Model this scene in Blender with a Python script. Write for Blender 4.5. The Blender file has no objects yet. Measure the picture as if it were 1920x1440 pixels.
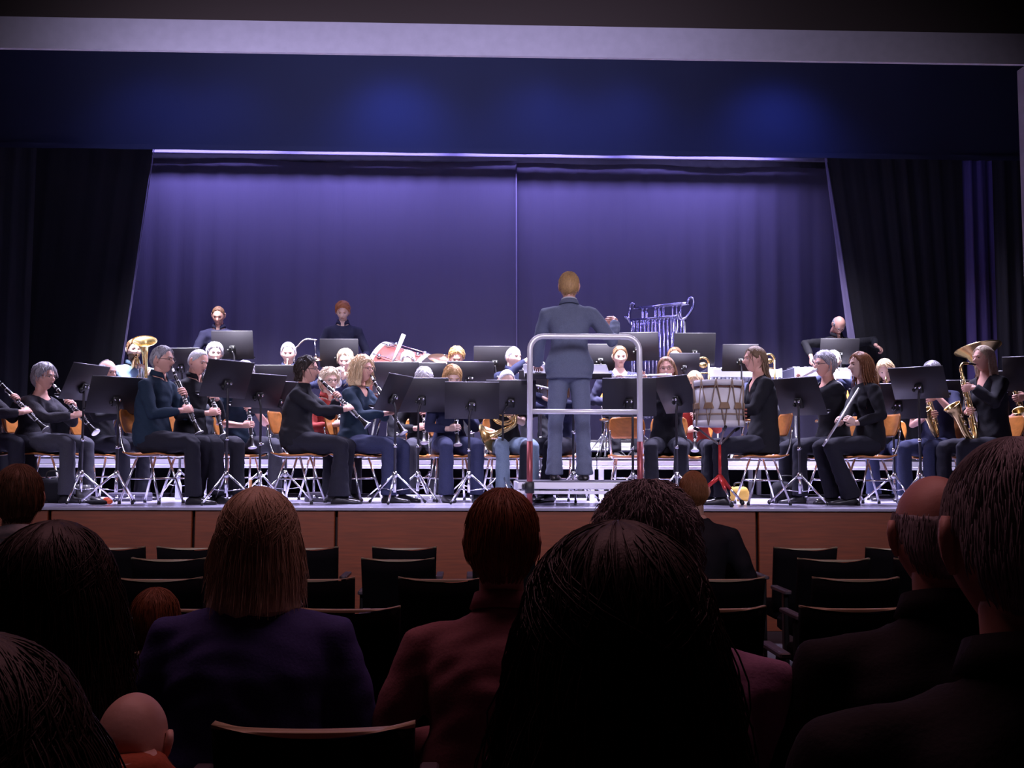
import bpy, bmesh, math, random
import numpy as np
from mathutils import Vector, Matrix, noise
random.seed(7); np.random.seed(7)
C = bpy.context.scene.collection
SC = bpy.context.scene
PI = math.pi
R = math.radians
V = Vector

# ------------------------------------------------------------------ camera
CAMZ = 1.36
YAW, PITCH, ROLL = R(-1.9), math.atan(150/2000), R(0.2)
cam = bpy.data.cameras.new('camera'); camo = bpy.data.objects.new('camera', cam); C.objects.link(camo)
cam.sensor_width = 36; cam.lens = 2000/1920*36; cam.clip_start = .05
CM = Matrix.Translation((0, 0, CAMZ)) @ Matrix.Rotation(YAW, 4, 'Z') @ Matrix.Rotation(PI/2+PITCH, 4, 'X') @ Matrix.Rotation(ROLL, 4, 'Z')
camo.matrix_world = CM
SC.camera = camo
def at(px, py, Y):
    d = CM.to_3x3() @ V(((px-960)/2000, (720-py)/2000, -1))
    return V((0, 0, CAMZ)) + d*(Y/d.y)

# ------------------------------------------------------------------ world, lights, exposure
w = bpy.data.worlds.new('world'); SC.world = w; w.use_nodes = True
w.node_tree.nodes['Background'].inputs[0].default_value = (.05, .04, .09, 1)
w.node_tree.nodes['Background'].inputs[1].default_value = .012
SC.view_settings.view_transform = 'Standard'; SC.view_settings.look = 'None'
SC.view_settings.exposure = 0; SC.view_settings.gamma = 1; SC.view_settings.use_curve_mapping = False
def area(name, loc, target, sx, sy, power, col, spread=180):
    l = bpy.data.lights.new(name, 'AREA'); l.shape = 'RECTANGLE'; l.size = sx; l.size_y = sy
    l.energy = power; l.color = col; l.spread = R(spread)
    o = bpy.data.objects.new(name, l); C.objects.link(o); o.location = loc
    o.rotation_euler = (V(target)-V(loc)).to_track_quat('-Z', 'Y').to_euler(); return o
def spot(name, loc, target, power, col, size=50, blend=.8, rad=.08):
    l = bpy.data.lights.new(name, 'SPOT'); l.energy = power; l.color = col; l.spot_size = R(size); l.spot_blend = blend
    l.shadow_soft_size = rad
    o = bpy.data.objects.new(name, l); C.objects.link(o); o.location = loc
    o.rotation_euler = (V(target)-V(loc)).to_track_quat('-Z', 'Y').to_euler(); return o
STW = (.72, .66, 1.0)
# stage wash hung behind the border, over the players
for x in (-3.6, -1.2, 1.2, 3.6):
    area('wash_light', (x+.4, 11.15, 5.35), (x+.3, 10.0, 1.4), 1.6, .4, 230, STW, 100)
# strong down light on the brass row
for x in (-3.4, -1.1, 1.2, 3.5):
    area('brass_light', (x+.3, 11.2, 5.3), (x+.3, 12.3, 1.7), 1.0, .3, 170, (.90, .86, 1), 54)
for x in (-3.2, .3, 3.9):
    area('percussion_light', (x, 12.1, 5.6), (x, 13.3, 2.4), 1.0, .3, 45, (.86, .80, 1), 55)
# front of house lights
for x in (-5.0, -1.6, 1.6, 5.0):
    area('front_light', (x, .5, 5.2), (x*.5, 10.9, 1.45), .8, 3.2, 16, (.82, .74, 1.0), 34)
# curtain top light
for x in (-3.7, -1.5, .8, 3.1):
    area('curtain_light', (x, 14.2, 5.8), (x, 14.8, 4.0), 2.0, .12, 50, (.44, .38, 1.0), 150)
# blue spots that rake the border
for x, p in ((-3.3, 8), (-2.6, 8), (-.85, 30), (.65, 16), (1.5, 13), (3.05, 24)):
    spot('border_light', (x, 9.95, 5.22), (x, 10.68, 4.55), p, (.12, .20, 1.0), 115, 1, .14)
# lilac light on the proscenium lintel and the dim hall glow
area('lintel_light', (-.8, 7.2, 3.9), (-.5, 8.9, 4.95), 5.0, .3, 34, (.66, .62, 1.0), 90)
area('hall_glow', (0, 4.2, 6.3), (0, 2.0, 0), 7, 3, 84, (1.0, .42, .50), 170)

# ------------------------------------------------------------------ materials
MATS = {}
def mat(name, col, rough=.6, metal=0., bump=0., scale=60, stretch=(1, 1, 1), var=0., spec=.5, sheen=0., emit=None):
    if name in MATS: return MATS[name]
    m = bpy.data.materials.new(name); m.use_nodes = True; nt = m.node_tree; b = nt.nodes['Principled BSDF']
    b.inputs['Base Color'].default_value = (*col, 1); b.inputs['Roughness'].default_value = rough
    b.inputs['Metallic'].default_value = metal; b.inputs['Specular IOR Level'].default_value = spec
    if sheen: b.inputs['Sheen Weight'].default_value = sheen
    if bump or var:
        tc = nt.nodes.new('ShaderNodeTexCoord'); mp = nt.nodes.new('ShaderNodeMapping'); mp.inputs['Scale'].default_value = stretch
        nt.links.new(tc.outputs['Object'], mp.inputs[0])
        n = nt.nodes.new('ShaderNodeTexNoise'); n.inputs['Scale'].default_value = scale; n.inputs['Detail'].default_value = 3
        nt.links.new(mp.outputs[0], n.inputs['Vector'])
        if bump:
            bp = nt.nodes.new('ShaderNodeBump'); bp.inputs['Strength'].default_value = bump; bp.inputs['Distance'].default_value = .01
            nt.links.new(n.outputs['Fac'], bp.inputs['Height']); nt.links.new(bp.outputs[0], b.inputs['Normal'])
        if var:
            cr = nt.nodes.new('ShaderNodeValToRGB'); nt.links.new(n.outputs['Fac'], cr.inputs[0])
            cr.color_ramp.elements[0].position = .3; cr.color_ramp.elements[1].position = .7
            cr.color_ramp.elements[0].color = (*[c*(1-var) for c in col], 1); cr.color_ramp.elements[1].color = (*[min(1, c*(1+var)) for c in col], 1)
            nt.links.new(cr.outputs[0], b.inputs['Base Color'])
    MATS[name] = m; return m
SKIN = mat('skin', (.62, .35, .26), .5, bump=.05, scale=90)
SKINR = mat('skin_rosy', (.66, .36, .28), .5, bump=.05, scale=90)
SKINP = mat('skin_pale', (.72, .48, .39), .5, bump=.05, scale=90)
LIP = mat('lip', (.52, .25, .21), .45)
EYEW = mat('eye_white', (.34, .30, .29), .3)
IRIS = mat('iris', (.03, .025, .02), .2)
BLACKP = mat('black_painted_metal', (.020, .018, .024), .48)
BLACKM = mat('black_plastic', (.01, .01, .01), .5)
CHROME = mat('chrome', (.78, .78, .82), .22, 1)
SILVER = mat('silver', (.88, .88, .90), .34, .85)
ALU = mat('aluminium', (.78, .77, .82), .42, .35)
BRASS = mat('brass', (.82, .60, .26), .27, 1)
BRASSD = mat('dark_brass', (.50, .33, .12), .35, 1)
GREN = mat('grenadilla', (.012, .010, .010), .3)
WOODC = mat('chair_beech', (.42, .15, .03), .35, var=.2, scale=14, stretch=(1, 8, 1))
PAPER = mat('paper', (.75, .75, .78), .7)
PAPERB = mat('blue_paper', (.28, .42, .75), .7)
NAVYC = mat('navy_card', (.06, .07, .20), .6)

# ------------------------------------------------------------------ mesh helper
class MB:
    def __init__(s): s.v = []; s.f = []; s.m = []; s.n = 0
    def add(s, vs, fs, mi=0):
        vs = np.asarray(vs, float).reshape(-1, 3); o = s.n; s.v.append(vs); s.n += len(vs)
        for f in fs: s.f.append(tuple(i+o for i in f)); s.m.append(mi)
        return s
    def loft(s, rings, mi=0, cap=True, closed=True):
        n = len(rings[0]); fs = []
        for k in range(len(rings)-1):
            for i in range(n if closed else n-1):
                a = k*n+i; b = k*n+(i+1) % n; fs.append((a, b, b+n, a+n))
        if cap:
            fs.append(tuple(range(n-1, -1, -1))); o = (len(rings)-1)*n; fs.append(tuple(range(o, o+n)))
        return s.add(np.array([[tuple(p) for p in r] for r in rings]).reshape(-1, 3), fs, mi)
    def tube(s, pts, rad, n=8, mi=0, cap=True, hint=None, flat=1.):
        pts = [V(p) for p in pts]
        if not hasattr(rad, '__len__'): rad = [rad]*len(pts)
        up = None; rings = []
        for i, p in enumerate(pts):
            t = (pts[min(i+1, len(pts)-1)]-pts[max(i-1, 0)])
            t = t.normalized() if t.length > 1e-9 else V((0, 0, 1))
            if up is None:
                up = V(hint) if hint is not None else (V((0, 0, 1)) if abs(t.z) < .9 else V((0, 1, 0)))
            up = (up - t*up.dot(t)); up = up.normalized() if up.length > 1e-6 else t.orthogonal().normalized()
            sd = t.cross(up); r = rad[i]; ra, rb = (r if hasattr(r, '__len__') else (r, r*flat))
            rings.append([p + sd*ra*math.cos(a) + up*rb*math.sin(a) for a in [2*PI*k/n for k in range(n)]])
        return s.loft(rings, mi, cap)
    def box(s, c, d, mi=0, rot=None, bev=0):
        x, y, z = [k/2 for k in d]; M3 = rot if rot is not None else Matrix.Identity(3); c = V(c)
        if bev:
            b = min(bev, x*.9, y*.9, z*.9); ring = lambda zz, i: [c+M3@V((px, py, zz)) for px, py in ((-x+b, -y+i), (x-b, -y+i), (x-i, -y+b), (x-i, y-b), (x-b, y-i), (-x+b, y-i), (-x+i, y-b), (-x+i, -y+b))]
            return s.loft([ring(-z, b*.6), ring(-z+b*.6, 0), ring(z-b*.6, 0), ring(z, b*.6)], mi)
        vs = [c+M3@V((sx*x, sy*y, sz*z)) for sz in (-1, 1) for sx, sy in ((-1, -1), (1, -1), (1, 1), (-1, 1))]
        return s.add([tuple(v) for v in vs], [(3, 2, 1, 0), (4, 5, 6, 7), (0, 1, 5, 4), (1, 2, 6, 5), (2, 3, 7, 6), (3, 0, 4, 7)], mi)
    def ell(s, c, r, mi=0, n=14, m=9, rot=None):
        c = V(c); M3 = rot if rot is not None else Matrix.Identity(3); rings = []
        for k in range(m+1):
            th = max(.02, min(PI-.02, PI*k/m))
            rings.append([c+M3@V((r[0]*math.sin(th)*math.cos(2*PI*i/n), r[1]*math.sin(th)*math.sin(2*PI*i/n), -r[2]*math.cos(th))) for i in range(n)])
        return s.loft(rings, mi)
    def lathe(s, prof, n=20, mi=0, M=None, cap=True):
        M = M or Matrix.Identity(4)
        return s.loft([[M@V((r*math.cos(2*PI*i/n), r*math.sin(2*PI*i/n), z)) for i in range(n)] for r, z in prof], mi, cap)
    def merge(s, other, M=None, mi=None):
        a = np.concatenate(other.v)
        if M is not None: a = a @ np.array(M.to_3x3()).T + np.array(M.translation)
        o = s.n; s.v.append(a); s.n += len(a)
        for f, q in zip(other.f, other.m): s.f.append(tuple(i+o for i in f)); s.m.append(q if mi is None else mi)
        return s
    def mesh(s, name, mats, smooth=True):
        me = bpy.data.meshes.new(name); me.from_pydata(np.concatenate(s.v).tolist(), [], s.f)
        for m in (mats if isinstance(mats, (list, tuple)) else [mats]): me.materials.append(m)
        me.polygons.foreach_set('material_index', s.m)
        me.polygons.foreach_set('use_smooth', [smooth]*len(s.f)); me.update()
        return me
    def build(s, name, mats, parent=None, smooth=True, M=None):
        return link(name, s.mesh(name, mats, smooth), parent, M)
def link(name, me, parent=None, M=None):
    o = bpy.data.objects.new(name, me); C.objects.link(o)
    if parent: o.parent = parent
    if M is not None: o.matrix_local = M
    return o
def tag(o, label=None, cat=None, group=None, kind=None):
    if label: o['label'] = label
    if cat: o['category'] = cat
    if group: o['group'] = group
    if kind: o['kind'] = kind
    return o
def empty(name, M, label=None, cat=None, group=None, kind=None):
    o = bpy.data.objects.new(name, None); C.objects.link(o); o.empty_display_size = .1
    o.matrix_world = M if isinstance(M, Matrix) else Matrix.Translation(M)
    return tag(o, label, cat, group, kind)
def frame(pos, zdir, xhint=(1, 0, 0)):
    z = V(zdir).normalized(); x = V(xhint); x = (x-z*x.dot(z)); x = x.normalized() if x.length > 1e-5 else z.orthogonal().normalized()
    y = z.cross(x); M = Matrix((x, y, z)).transposed().to_4x4(); M.translation = V(pos); return M
def curve(pts, n=6):
    "Catmull-Rom through points"
    P = [V(p) for p in pts]; P = [P[0]*2-P[1]]+P+[P[-1]*2-P[-2]]; out = []
    for i in range(1, len(P)-2):
        for k in range(n):
            t = k/n; a, b, c, d = P[i-1:i+3]
            out.append(.5*((2*b)+(c-a)*t+(2*a-5*b+4*c-d)*t*t+(3*b-a-3*c+d)*t**3))
    return out+[P[-2]]
def sm(a, b, x):
    t = min(1, max(0, (x-a)/(b-a))); return t*t*(3-2*t)

# ------------------------------------------------------------------ stage and hall shell
ST = 1.0                       # stage height
FY = 8.78                      # stage front edge
m_floor = mat('stage_vinyl', (.52, .50, .66), .20, bump=.02, scale=6, var=.06)
m_dark = mat('dark_hall_paint', (.035, .022, .018), .8, bump=.1, scale=8)
m_wood = mat('stage_front_wood', (.20, .042, .010), .45, bump=.05, scale=6, stretch=(.6, 1, 9), var=.22)
m_lint = mat('lintel_paint', (.42, .38, .45), .6, bump=.05, scale=12, var=.05)
m_black = mat('black_velvet', (.006, .0055, .011), .95, bump=.15, scale=30, stretch=(6, 1, .3))
m_velv = mat('grey_violet_velvet', (.066, .058, .112), .9, bump=.15, scale=20, stretch=(8, 1, .3))
m_carpet = mat('hall_carpet', (.05, .04, .05), .95, bump=.3, scale=120, var=.3)
def struct(name, mb, m, parent=None, smooth=False):
    o = mb.build(name, m, parent, smooth)
    if parent is None: o['kind'] = 'structure'
    return o
struct('floor', MB().box((0, 3, -.05), (22, 13.4, .1)), m_carpet)
struct('wall_left', MB().box((-9.0, 6, 3.5), (.2, 20, 7.2)), m_dark)
struct('wall_right', MB().box((9.4, 6, 3.5), (.2, 20, 7.2)), m_dark)
struct('wall_back', MB().box((0, 16.0, 3.5), (19, .2, 7.2)), m_dark)
struct('wall_rear', MB().box((0, -4.0, 3.5), (19, .2, 7.2)), m_dark)
struct('ceiling', MB().box((0, 6, 7.15), (19, 20.4, .15)), m_dark)
# stage deck with a pale nosing
deck = struct('stage_floor', MB().box((0, (FY+15.9)/2, ST-.009), (18.4, 15.9-FY, .018)), m_floor)
struct('stage_nosing', MB().box((0, -.012, 0), (18.4, .02, .020)), mat('nosing', (.35, .33, .42), .35, .4), None).location = (0, FY, ST-.011)
fr = empty('stage_front', (0, FY, 0), kind='structure')
j0 = at(362, 990, FY).x; pit = at(630, 990, FY).x-j0
pm = MB().box((0, .03, .489), (pit-.022, .05, .976), bev=.006).mesh('front_panel', m_wood, False)
for k in range(-4, 8):
    o = link('front_panel', pm, fr); o.location = (j0+pit*(k+.5), 0, .0)
struct('backing_board', MB().box((0, .09, .46), (18.4, .03, .92)), m_dark, fr)
# proscenium
LB = at(960, 105, 8.9).z; LT = at(960, 47, 8.9).z
struct('lintel', MB().box((0, 8.92, (LB+LT)/2), (18.4, .04, LT-LB)), m_lint)
struct('header_wall', MB().box((0, 8.97, (LT+7.1)/2), (18.4, .14, 7.1-LT)), m_dark)
for sx, px in ((-1, -34), (1, 1937)):
    xx = at(px, 500, 8.9).x
    struct('trim_%d' % (1 if sx < 0 else 2), MB().box((xx+sx*.1, 8.98, (ST+LB)/2), (.2, .16, LB-ST)), m_lint)
    struct('proscenium_side', MB().box((xx+sx*(.2+1.5), 8.95, (ST+LB)/2), (3.0, .3, LB-ST)), m_dark)

def drape(name, tl, tr, bl, br, m, folds=30, amp=.05, nx=None, nz=24, seed=0, parent=None, wav=0, ph=0):
    "hanging cloth between four world points, with real folds along y"
    rnd = random.Random(seed); tl, tr, bl, br = map(V, (tl, tr, bl, br)); nx = nx or folds*8
    offs = [rnd.uniform(-1, 1) for _ in range(200)]
    vs = []
    for j in range(nz+1):
        t = j/nz
        for i in range(nx+1):
            s_ = i/nx; p = (tl.lerp(tr, s_)).lerp(bl.lerp(br, s_), t)
            ph1 = s_*folds*2*PI+ph + 1.2*noise.noise(V((s_*folds*.4, seed, t*.6)))
            a = amp*(.35+.65*min(1, t*2.2+.1))*(.6+.6*noise.noise(V((s_*folds*.3, seed+5, t))))
            y = a*(math.sin(ph1)+.35*math.sin(2.3*ph1+offs[int(s_*folds) % 200]))
            z = wav*(math.sin(s_*folds*.9+1)*.5+.5*math.sin(s_*folds*.37))*(1 if j == nz else 0)
            vs.append((p.x, p.y+y, p.z+z))
    fs = [(j*(nx+1)+i, j*(nx+1)+i+1, (j+1)*(nx+1)+i+1, (j+1)*(nx+1)+i) for j in range(nz) for i in range(nx)]
    b = MB(); b.add(vs, fs); return b.build(name, m, parent)
def c4(x0, x1, y0, y1, Y):  # px rect at depth Y -> world points
    return at(x0, y0, Y), at(x1, y0, Y), at(x0, y1, Y), at(x1, y1, Y)
# back curtain in two halves
YB = 14.8
zt = at(960, 300, YB).z
for nm, xa, xb, lb, sd in (('left', 170, 968, 'violet velvet back curtain, left half behind the percussion', 1), ('right', 968, 1700, 'violet velvet back curtain, right half behind the tubular bells', 2)):
    r = empty('back_curtain', (at((xa+xb)/2, 600, YB).x, YB, ST), lb, 'curtain')
    a, b = at(xa, 600, YB).x, at(xb, 600, YB).x; cx = r.location.x
    dy = 0 if sd == 1 else .05
    drape('curtain_panel', (a-cx, dy, zt-ST-.02), (b-cx, dy, zt-ST-.02), (a-cx, dy, .03), (b-cx, dy, .03), m_velv, 16, .022, seed=sd, parent=r)
    drape('black_top_band', (a-cx, dy-.10, zt-ST+.03), (b-cx, dy-.10, zt-ST+.03), (a-cx, dy-.10, zt-ST-.07), (b-cx, dy-.10, zt-ST-.07), m_black, 22, .012, nz=3, seed=sd+9, parent=r, wav=.028)  # black band with a wavy lower edge in front of the curtain top
    if sd == 1:
        MB().tube([(b-cx-.01, -.05, zt-ST-.08), (b-cx+.005, -.05, 2), (b-cx, -.05, .03)], .008, 6).build('centre_hem', mat('dim_hem', (.16, .14, .24), .8), r)
bt = MB(); bt.box((0, 0, 0), (11.5, .06, .07), bev=.01)
for x in (-4.5, 0, 4.5): bt.tube([(x, 0, 0), (x, 0, 7.06-at(960, 293, 14.55).z)], .012, 6)
o = bt.build('curtain_batten', mat('pale_batten', (.13, .12, .20), .5), None, False); o.location = (at(915, 296, 14.6).x, 14.50, at(960, 293, 14.55).z)
tag(o, 'pale horizontal batten above the violet back curtain', 'rail')
# side legs, pulled back with a slanted edge
def leg(name, tx, bx, ox, Y, label, seed, hemw):
    zt_ = 5.9; top = at(tx, 290, Y); bot = at(bx, 640, Y); d = (bot.x-top.x)/(bot.z-top.z)
    xt = top.x+d*(zt_-top.z); xb = top.x+d*(ST+.02-top.z); xo = at(ox, 500, Y).x
    r = empty(name, ((xt+xo)/2, Y, ST), label, 'curtain'); cx = r.location.x
    L, Rr = ((xo, xo), (xt, xb)) if ox < tx else ((xt, xb), (xo, xo))
    drape('curtain_panel', (L[0]-cx, 0, zt_-ST), (Rr[0]-cx, 0, zt_-ST), (L[1]-cx, 0, .02), (Rr[1]-cx, 0, .02), m_black, 9, .025, seed=seed, parent=r)
    s_ = 1 if ox < tx else -1
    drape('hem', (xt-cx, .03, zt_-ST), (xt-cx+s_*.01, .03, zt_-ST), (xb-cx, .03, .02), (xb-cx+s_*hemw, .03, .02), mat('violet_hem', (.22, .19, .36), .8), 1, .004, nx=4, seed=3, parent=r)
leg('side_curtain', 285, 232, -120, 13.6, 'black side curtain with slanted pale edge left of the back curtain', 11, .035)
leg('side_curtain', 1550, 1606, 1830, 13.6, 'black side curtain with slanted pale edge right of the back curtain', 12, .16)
# outer wings
r = empty('wing_curtain', (at(1836, 500, 12).x, 12, ST), 'narrow violet wing curtain gathered at the far right of the stage', 'curtain')
p = [at(1803, 290, 12), at(1868, 290, 12)]; cx = r.location.x
drape('curtain_panel', (p[0].x-cx, 0, 3.9), (p[1].x-cx, 0, 3.9), (p[0].x-cx, 0, .02), (p[1].x-cx+.02, 0, .02), mat('wing_velvet', (.05, .035, .13), .9, bump=.15, scale=20, stretch=(8, 1, .3)), 3, .03, seed=21, parent=r)
for xa, xb, Y, lb in ((-200, 60, 12.5, 'black wing drape at the far left edge of the stage'), (1866, 2080, 11.5, 'black wing drape at the far right edge of the stage')):
    a, b = at(xa, 500, Y).x, at(xb, 500, Y).x
    tag(drape('wing_drape', (a, Y, 5.2), (b, Y, 5.2), (a, Y, ST+.02), (b, Y, ST+.02), m_black, 8, .025, seed=int(Y*3)), lb, 'curtain')
# border (valance)
YV = 10.7; zb = at(960, 289, YV).z
r = empty('border_curtain', (0, YV, zb), 'dark blue border curtain hanging across the top of the stage', 'curtain')
m_bord = mat('blue_border_velvet', (.034, .042, .11), .9, bump=.1, scale=14, stretch=(4, 1, .5))
drape('curtain_panel', (-6.6, 0, 1.5), (6.6, 0, 1.5), (-6.6, 0, 0), (6.6, 0, 0), m_bord, 14, .012, nz=12, seed=31, parent=r)
drape('hem', (-6.6, -.015, .05), (6.6, -.015, .05), (-6.6, -.015, -.002), (6.6, -.015, -.002), m_bord, 14, .008, nz=2, seed=32, parent=r)

# risers
def riser(x0, x1, y0, y1, z, label, step=1.0):
    r = empty('stage_riser', (x0, y0, ST), label, 'platform', 'aluminium stage risers')
    n = max(1, round((x1-x0)/2.0)); wd = (x1-x0)/n
    for k in range(n):
        MB().box(((k+.5)*wd, (y1-y0)/2, z-.015), (wd-.006, y1-y0, .03), bev=.004).build('deck_board', mat('riser_board', (.03, .028, .035), .6), r, False)
        b = MB(); b.box(((k+.5)*wd, .02, z-.055), (wd-.008, .04, .05), bev=.005); b.box(((k+.5)*wd, .015, z-.105), (wd-.008, .035, .035), bev=.005)
        b.box(((k+.5)*wd, y1-y0-.02, z-.07), (wd-.008, .04, .08))
        b.build('edge_rail', ALU, r, False)
    MB().box(((x1-x0)/2, y1-y0-.02, (z-.14)/2+.01), (x1-x0-.02, .012, z-.13)).build('shade_backing', m_black, r, False)  # added black sheet, stands in for the dark shade beneath the riser
    for k in range(n+1):
        for yy in (.04, y1-y0-.05):
            for dx in (-.05, .05):
                if (k == 0 and dx < 0) or (k == n and dx > 0): continue
                MB().box((k*wd+dx, yy, (z-.12)/2), (.055, .05, z-.12), bev=.006).build('leg', ALU, r, False)
    return r
rx0, rx1 = at(20, 860, 11.35).x, at(1830, 860, 11.35).x
riser(rx0, rx1, 11.35, 12.78, .43, 'lower aluminium riser carrying the brass players')
riser(rx0+.3, rx1-.3, 12.82, 14.3, .65, 'higher aluminium riser carrying the percussion')
Z1, Z2 = ST+.43, ST+.65
# ------------------------------------------------------------------ people: templates
def g2(x, s): return math.exp(-(x/s)**2)
def head_point(th, ph, feat=True):
    "th: polar from crown, ph: azimuth, 0 = face (-y), + = person's left"
    uz = math.cos(th); st = math.sin(th); ux = st*math.sin(ph); uy = -st*math.cos(ph)
    x, y, z = .074*ux, .094*uy, .117*uz
    t = sm(-.05, -.95, uz); x *= 1-.36*t
    if uy > 0: y *= 1-.42*t; y += .012*sm(0, .8, uy)
    else: y *= 1+.02*t
    x *= 1+.05*sm(.2, .7, uz)
    if feat and uy < -.05:
        fz = sm(-.05, -.35, uy); ax = abs(x)
        y -= fz*.026*g2(x, .0105)*(sm(.016, -.022, z)*sm(-.040, -.029, z))
        y -= fz*.006*g2(ax-.009, .007)*g2(z+.029, .007)
        y += fz*.010*g2(ax-.030, .015)*g2(z-.008, .011)
        y -= fz*.005*g2(z-.027, .008)*sm(.055, .03, ax)
        y -= fz*.004*g2(ax-.038, .018)*g2(z+.022, .016)
        y -= fz*.006*g2(x, .021)*(g2(z+.049, .0055)+g2(z+.061, .006))
        y += fz*.004*g2(x, .024)*g2(z+.055, .003)
        y -= fz*.008*g2(x, .020)*g2(z+.093, .016)
    return x, y, z
HN, HM = 64, 46
def make_head():
    b = MB(); rings = []; ths = [max(.03, min(PI-.03, PI*(k/HM))) for k in range(HM+1)]
    for th in ths:
        rings.append([head_point(th, 2*PI*i/HN) for i in range(HN)])
    b.loft(rings)
    for i, f in enumerate(b.f):
        c = np.mean(b.v[0][list(f)], axis=0)
        if c[1] < -.06 and abs(c[0]) < .023-.5*abs(c[2]+.055) and abs(c[2]+.055) < .011: b.m[i] = 1
    for s_ in (-1, 1):
        pts = [(s_*.071, .002, .028), (s_*.080, .014, .030), (s_*.083, .020, .012), (s_*.079, .014, -.010), (s_*.071, .004, -.028)]
        b.tube(pts, [.006, .0085, .009, .008, .006], 6)
        b.ell((s_*.074, .008, .002), (.006, .014, .024), 0, 8, 6)
    b.tube([(0, .022, .0), (0, .026, -.07), (0, .032, -.13), (0, .034, -.18)], [(.050, .056), (.050, .053), (.050, .050), (.046, .046)], 16, hint=(0, 1, 0))
    return b
HEAD = make_head()
def make_hand(curl, spread=.0, thumb=1.0):
    b = MB()
    b.tube([(0, -.012, 0), (0, .012, 0), (0, .04, .001), (0, .07, .001), (0, .090, -.002)], [(.026, .019), (.029, .018), (.038, .016), (.041, .014), (.038, .011)], 12, hint=(0, 0, 1))
    # tube(): sd = t x up  -> along -x ; up = z
    for k, (x, l, r_) in enumerate(((-.030, .066, .0088), (-.0105, .074, .0092), (.0095, .070, .009), (.0285, .056, .0078))):
        p = V((x, .080, -.001)); ang = R(curl*.30); pts = [p]; f = V((spread*x*8, 1, 0)).normalized()
        for seg, kk in ((.46, .45), (.30, 1.0), (.24, .75)):
            ang += R(curl*kk)*.62
            p = p+V((f.x*math.cos(ang), f.y*math.cos(ang), -math.sin(ang)))*l*seg*1.15; pts.append(p)
        b.tube(curve(pts, 2), [r_*q for q in (1.12, 1.08, 1.0, 1.04, .95, .88, .70)], 7)
    pts = [V((-.020, .022, -.004)), V((-.044, .040, -.014)), V((-.050, .062, -.028)), V((-.040, .080, -.030-.012*thumb))]
    b.tube(curve(pts, 2), [.014, .0135, .0115, .0105, .0105, .0095, .0065], 8)
    return b
HANDS = {'grip': make_hand(62), 'relax': make_hand(30, .1, .5), 'flat': make_hand(12, .2, .3), 'fist': make_hand(84)}
def hairline(a, bald):
    "height of the hairline (m above head centre) against azimuth 0..180"
    xs = [0, 30, 52, 70, 88, 105, 130, 180]
    ys = [.083, .076, .052, .024, .000, .026, -.040, -.068]
    return float(np.interp(a, xs, ys))
def hair_cap(thick=.014, curl=0., bald=0, fringe=0., low=0., top=0., strand=.0018, seed=0, part=0.):
    b = MB(); rings = []; N, M_ = 64, 36
    for k in range(M_+1):
        th = max(.03, PI*.80*k/M_); ring = []
        for i in range(N):
            ph = 2*PI*i/N; x, y, z = head_point(th, ph, False)
            a = abs((math.degrees(ph)+180) % 360-180)
            hl = hairline(a, bald)-low*sm(60, 120, a)-fringe*sm(62, 20, a)
            mk = sm(hl-.008, hl+.014, z)
            if bald: mk *= sm(.062, .035, z)*sm(55, 80, a) if bald == 1 else .25+.75*sm(.085, .05, z)*sm(50, 80, a)
            nn = V((x/.074**2, y/.094**2, z/.117**2)).normalized()
            q = V((x, y, z))
            d = -.007+(thick+.007)*mk
            if mk > .02:
                d += mk*(strand*noise.noise(V((ph*9+seed, z*9, seed)))*2 + curl*(noise.noise(q*38+V((seed, 0, 0)))+.5*noise.noise(q*75+V((seed, 3, 0)))))
                d += mk*top*sm(.3, 1, math.cos(th))
                d -= mk*part*g2(x-.022, .006)*sm(.02, .07, z)
            ring.append(q+nn*d)
        rings.append(ring)
    b.loft(rings); return b
def locks(n, thick=.012, curl=0., bald=0, low=0., fringe=0., top=0., length=.05, rad=.0022, lift=.006, seed=0, part=0):
    "short locks that follow the head from the crown outwards"
    rnd = random.Random(seed+77); b = MB(); made = 0; tries = 0
    while made < n and tries < n*6:
        tries += 1
        th = math.acos(rnd.uniform(-.62, 1)) if rnd.random() < .72 else abs(rnd.gauss(0, .42)); ph = rnd.uniform(0, 2*PI); a = abs((math.degrees(ph)+180) % 360-180)
        x, y, z = head_point(th, ph, False); hl = hairline(a, bald)-low*sm(60, 120, a)-fringe*sm(62, 20, a)
        if z < hl+.006: continue
        if bald == 1 and (z > .050 or a < 68): continue
        if bald == 2 and z > .045 and a < 150: continue
        L = length*rnd.uniform(.6, 1.2); pts = []; fine = rad < .002; dph = rnd.uniform(-.5, .5)*(.35 if fine else 1)+(.5 if a < 60 else 0)*(1 if ph < PI else -1); ro = rnd.uniform(.0, lift); K = 8 if fine else 5
        for j in range(K):
            t = j/(K-1); tt = th+t*L/.105; pp = ph+dph*t*L/.09/max(.35, math.sin(th)) * 1.0
            hx, hy, hz = head_point(min(tt, PI*.8), pp, False); nn = V((hx/.074**2, hy/.094**2, hz/.117**2)).normalized()
            o_ = thick*.86+ro*(.3+t)+top*sm(.3, 1, math.cos(th))+curl*math.sin(t*7+ph*5)*.5-.004*t*t
            pts.append(V((hx, hy, hz))+nn*o_)
        b.tube(pts, [rad*.7]+[rad]*(K-3)+[rad*.8, rad*.25], 3, cap=False); made += 1
    return b
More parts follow.
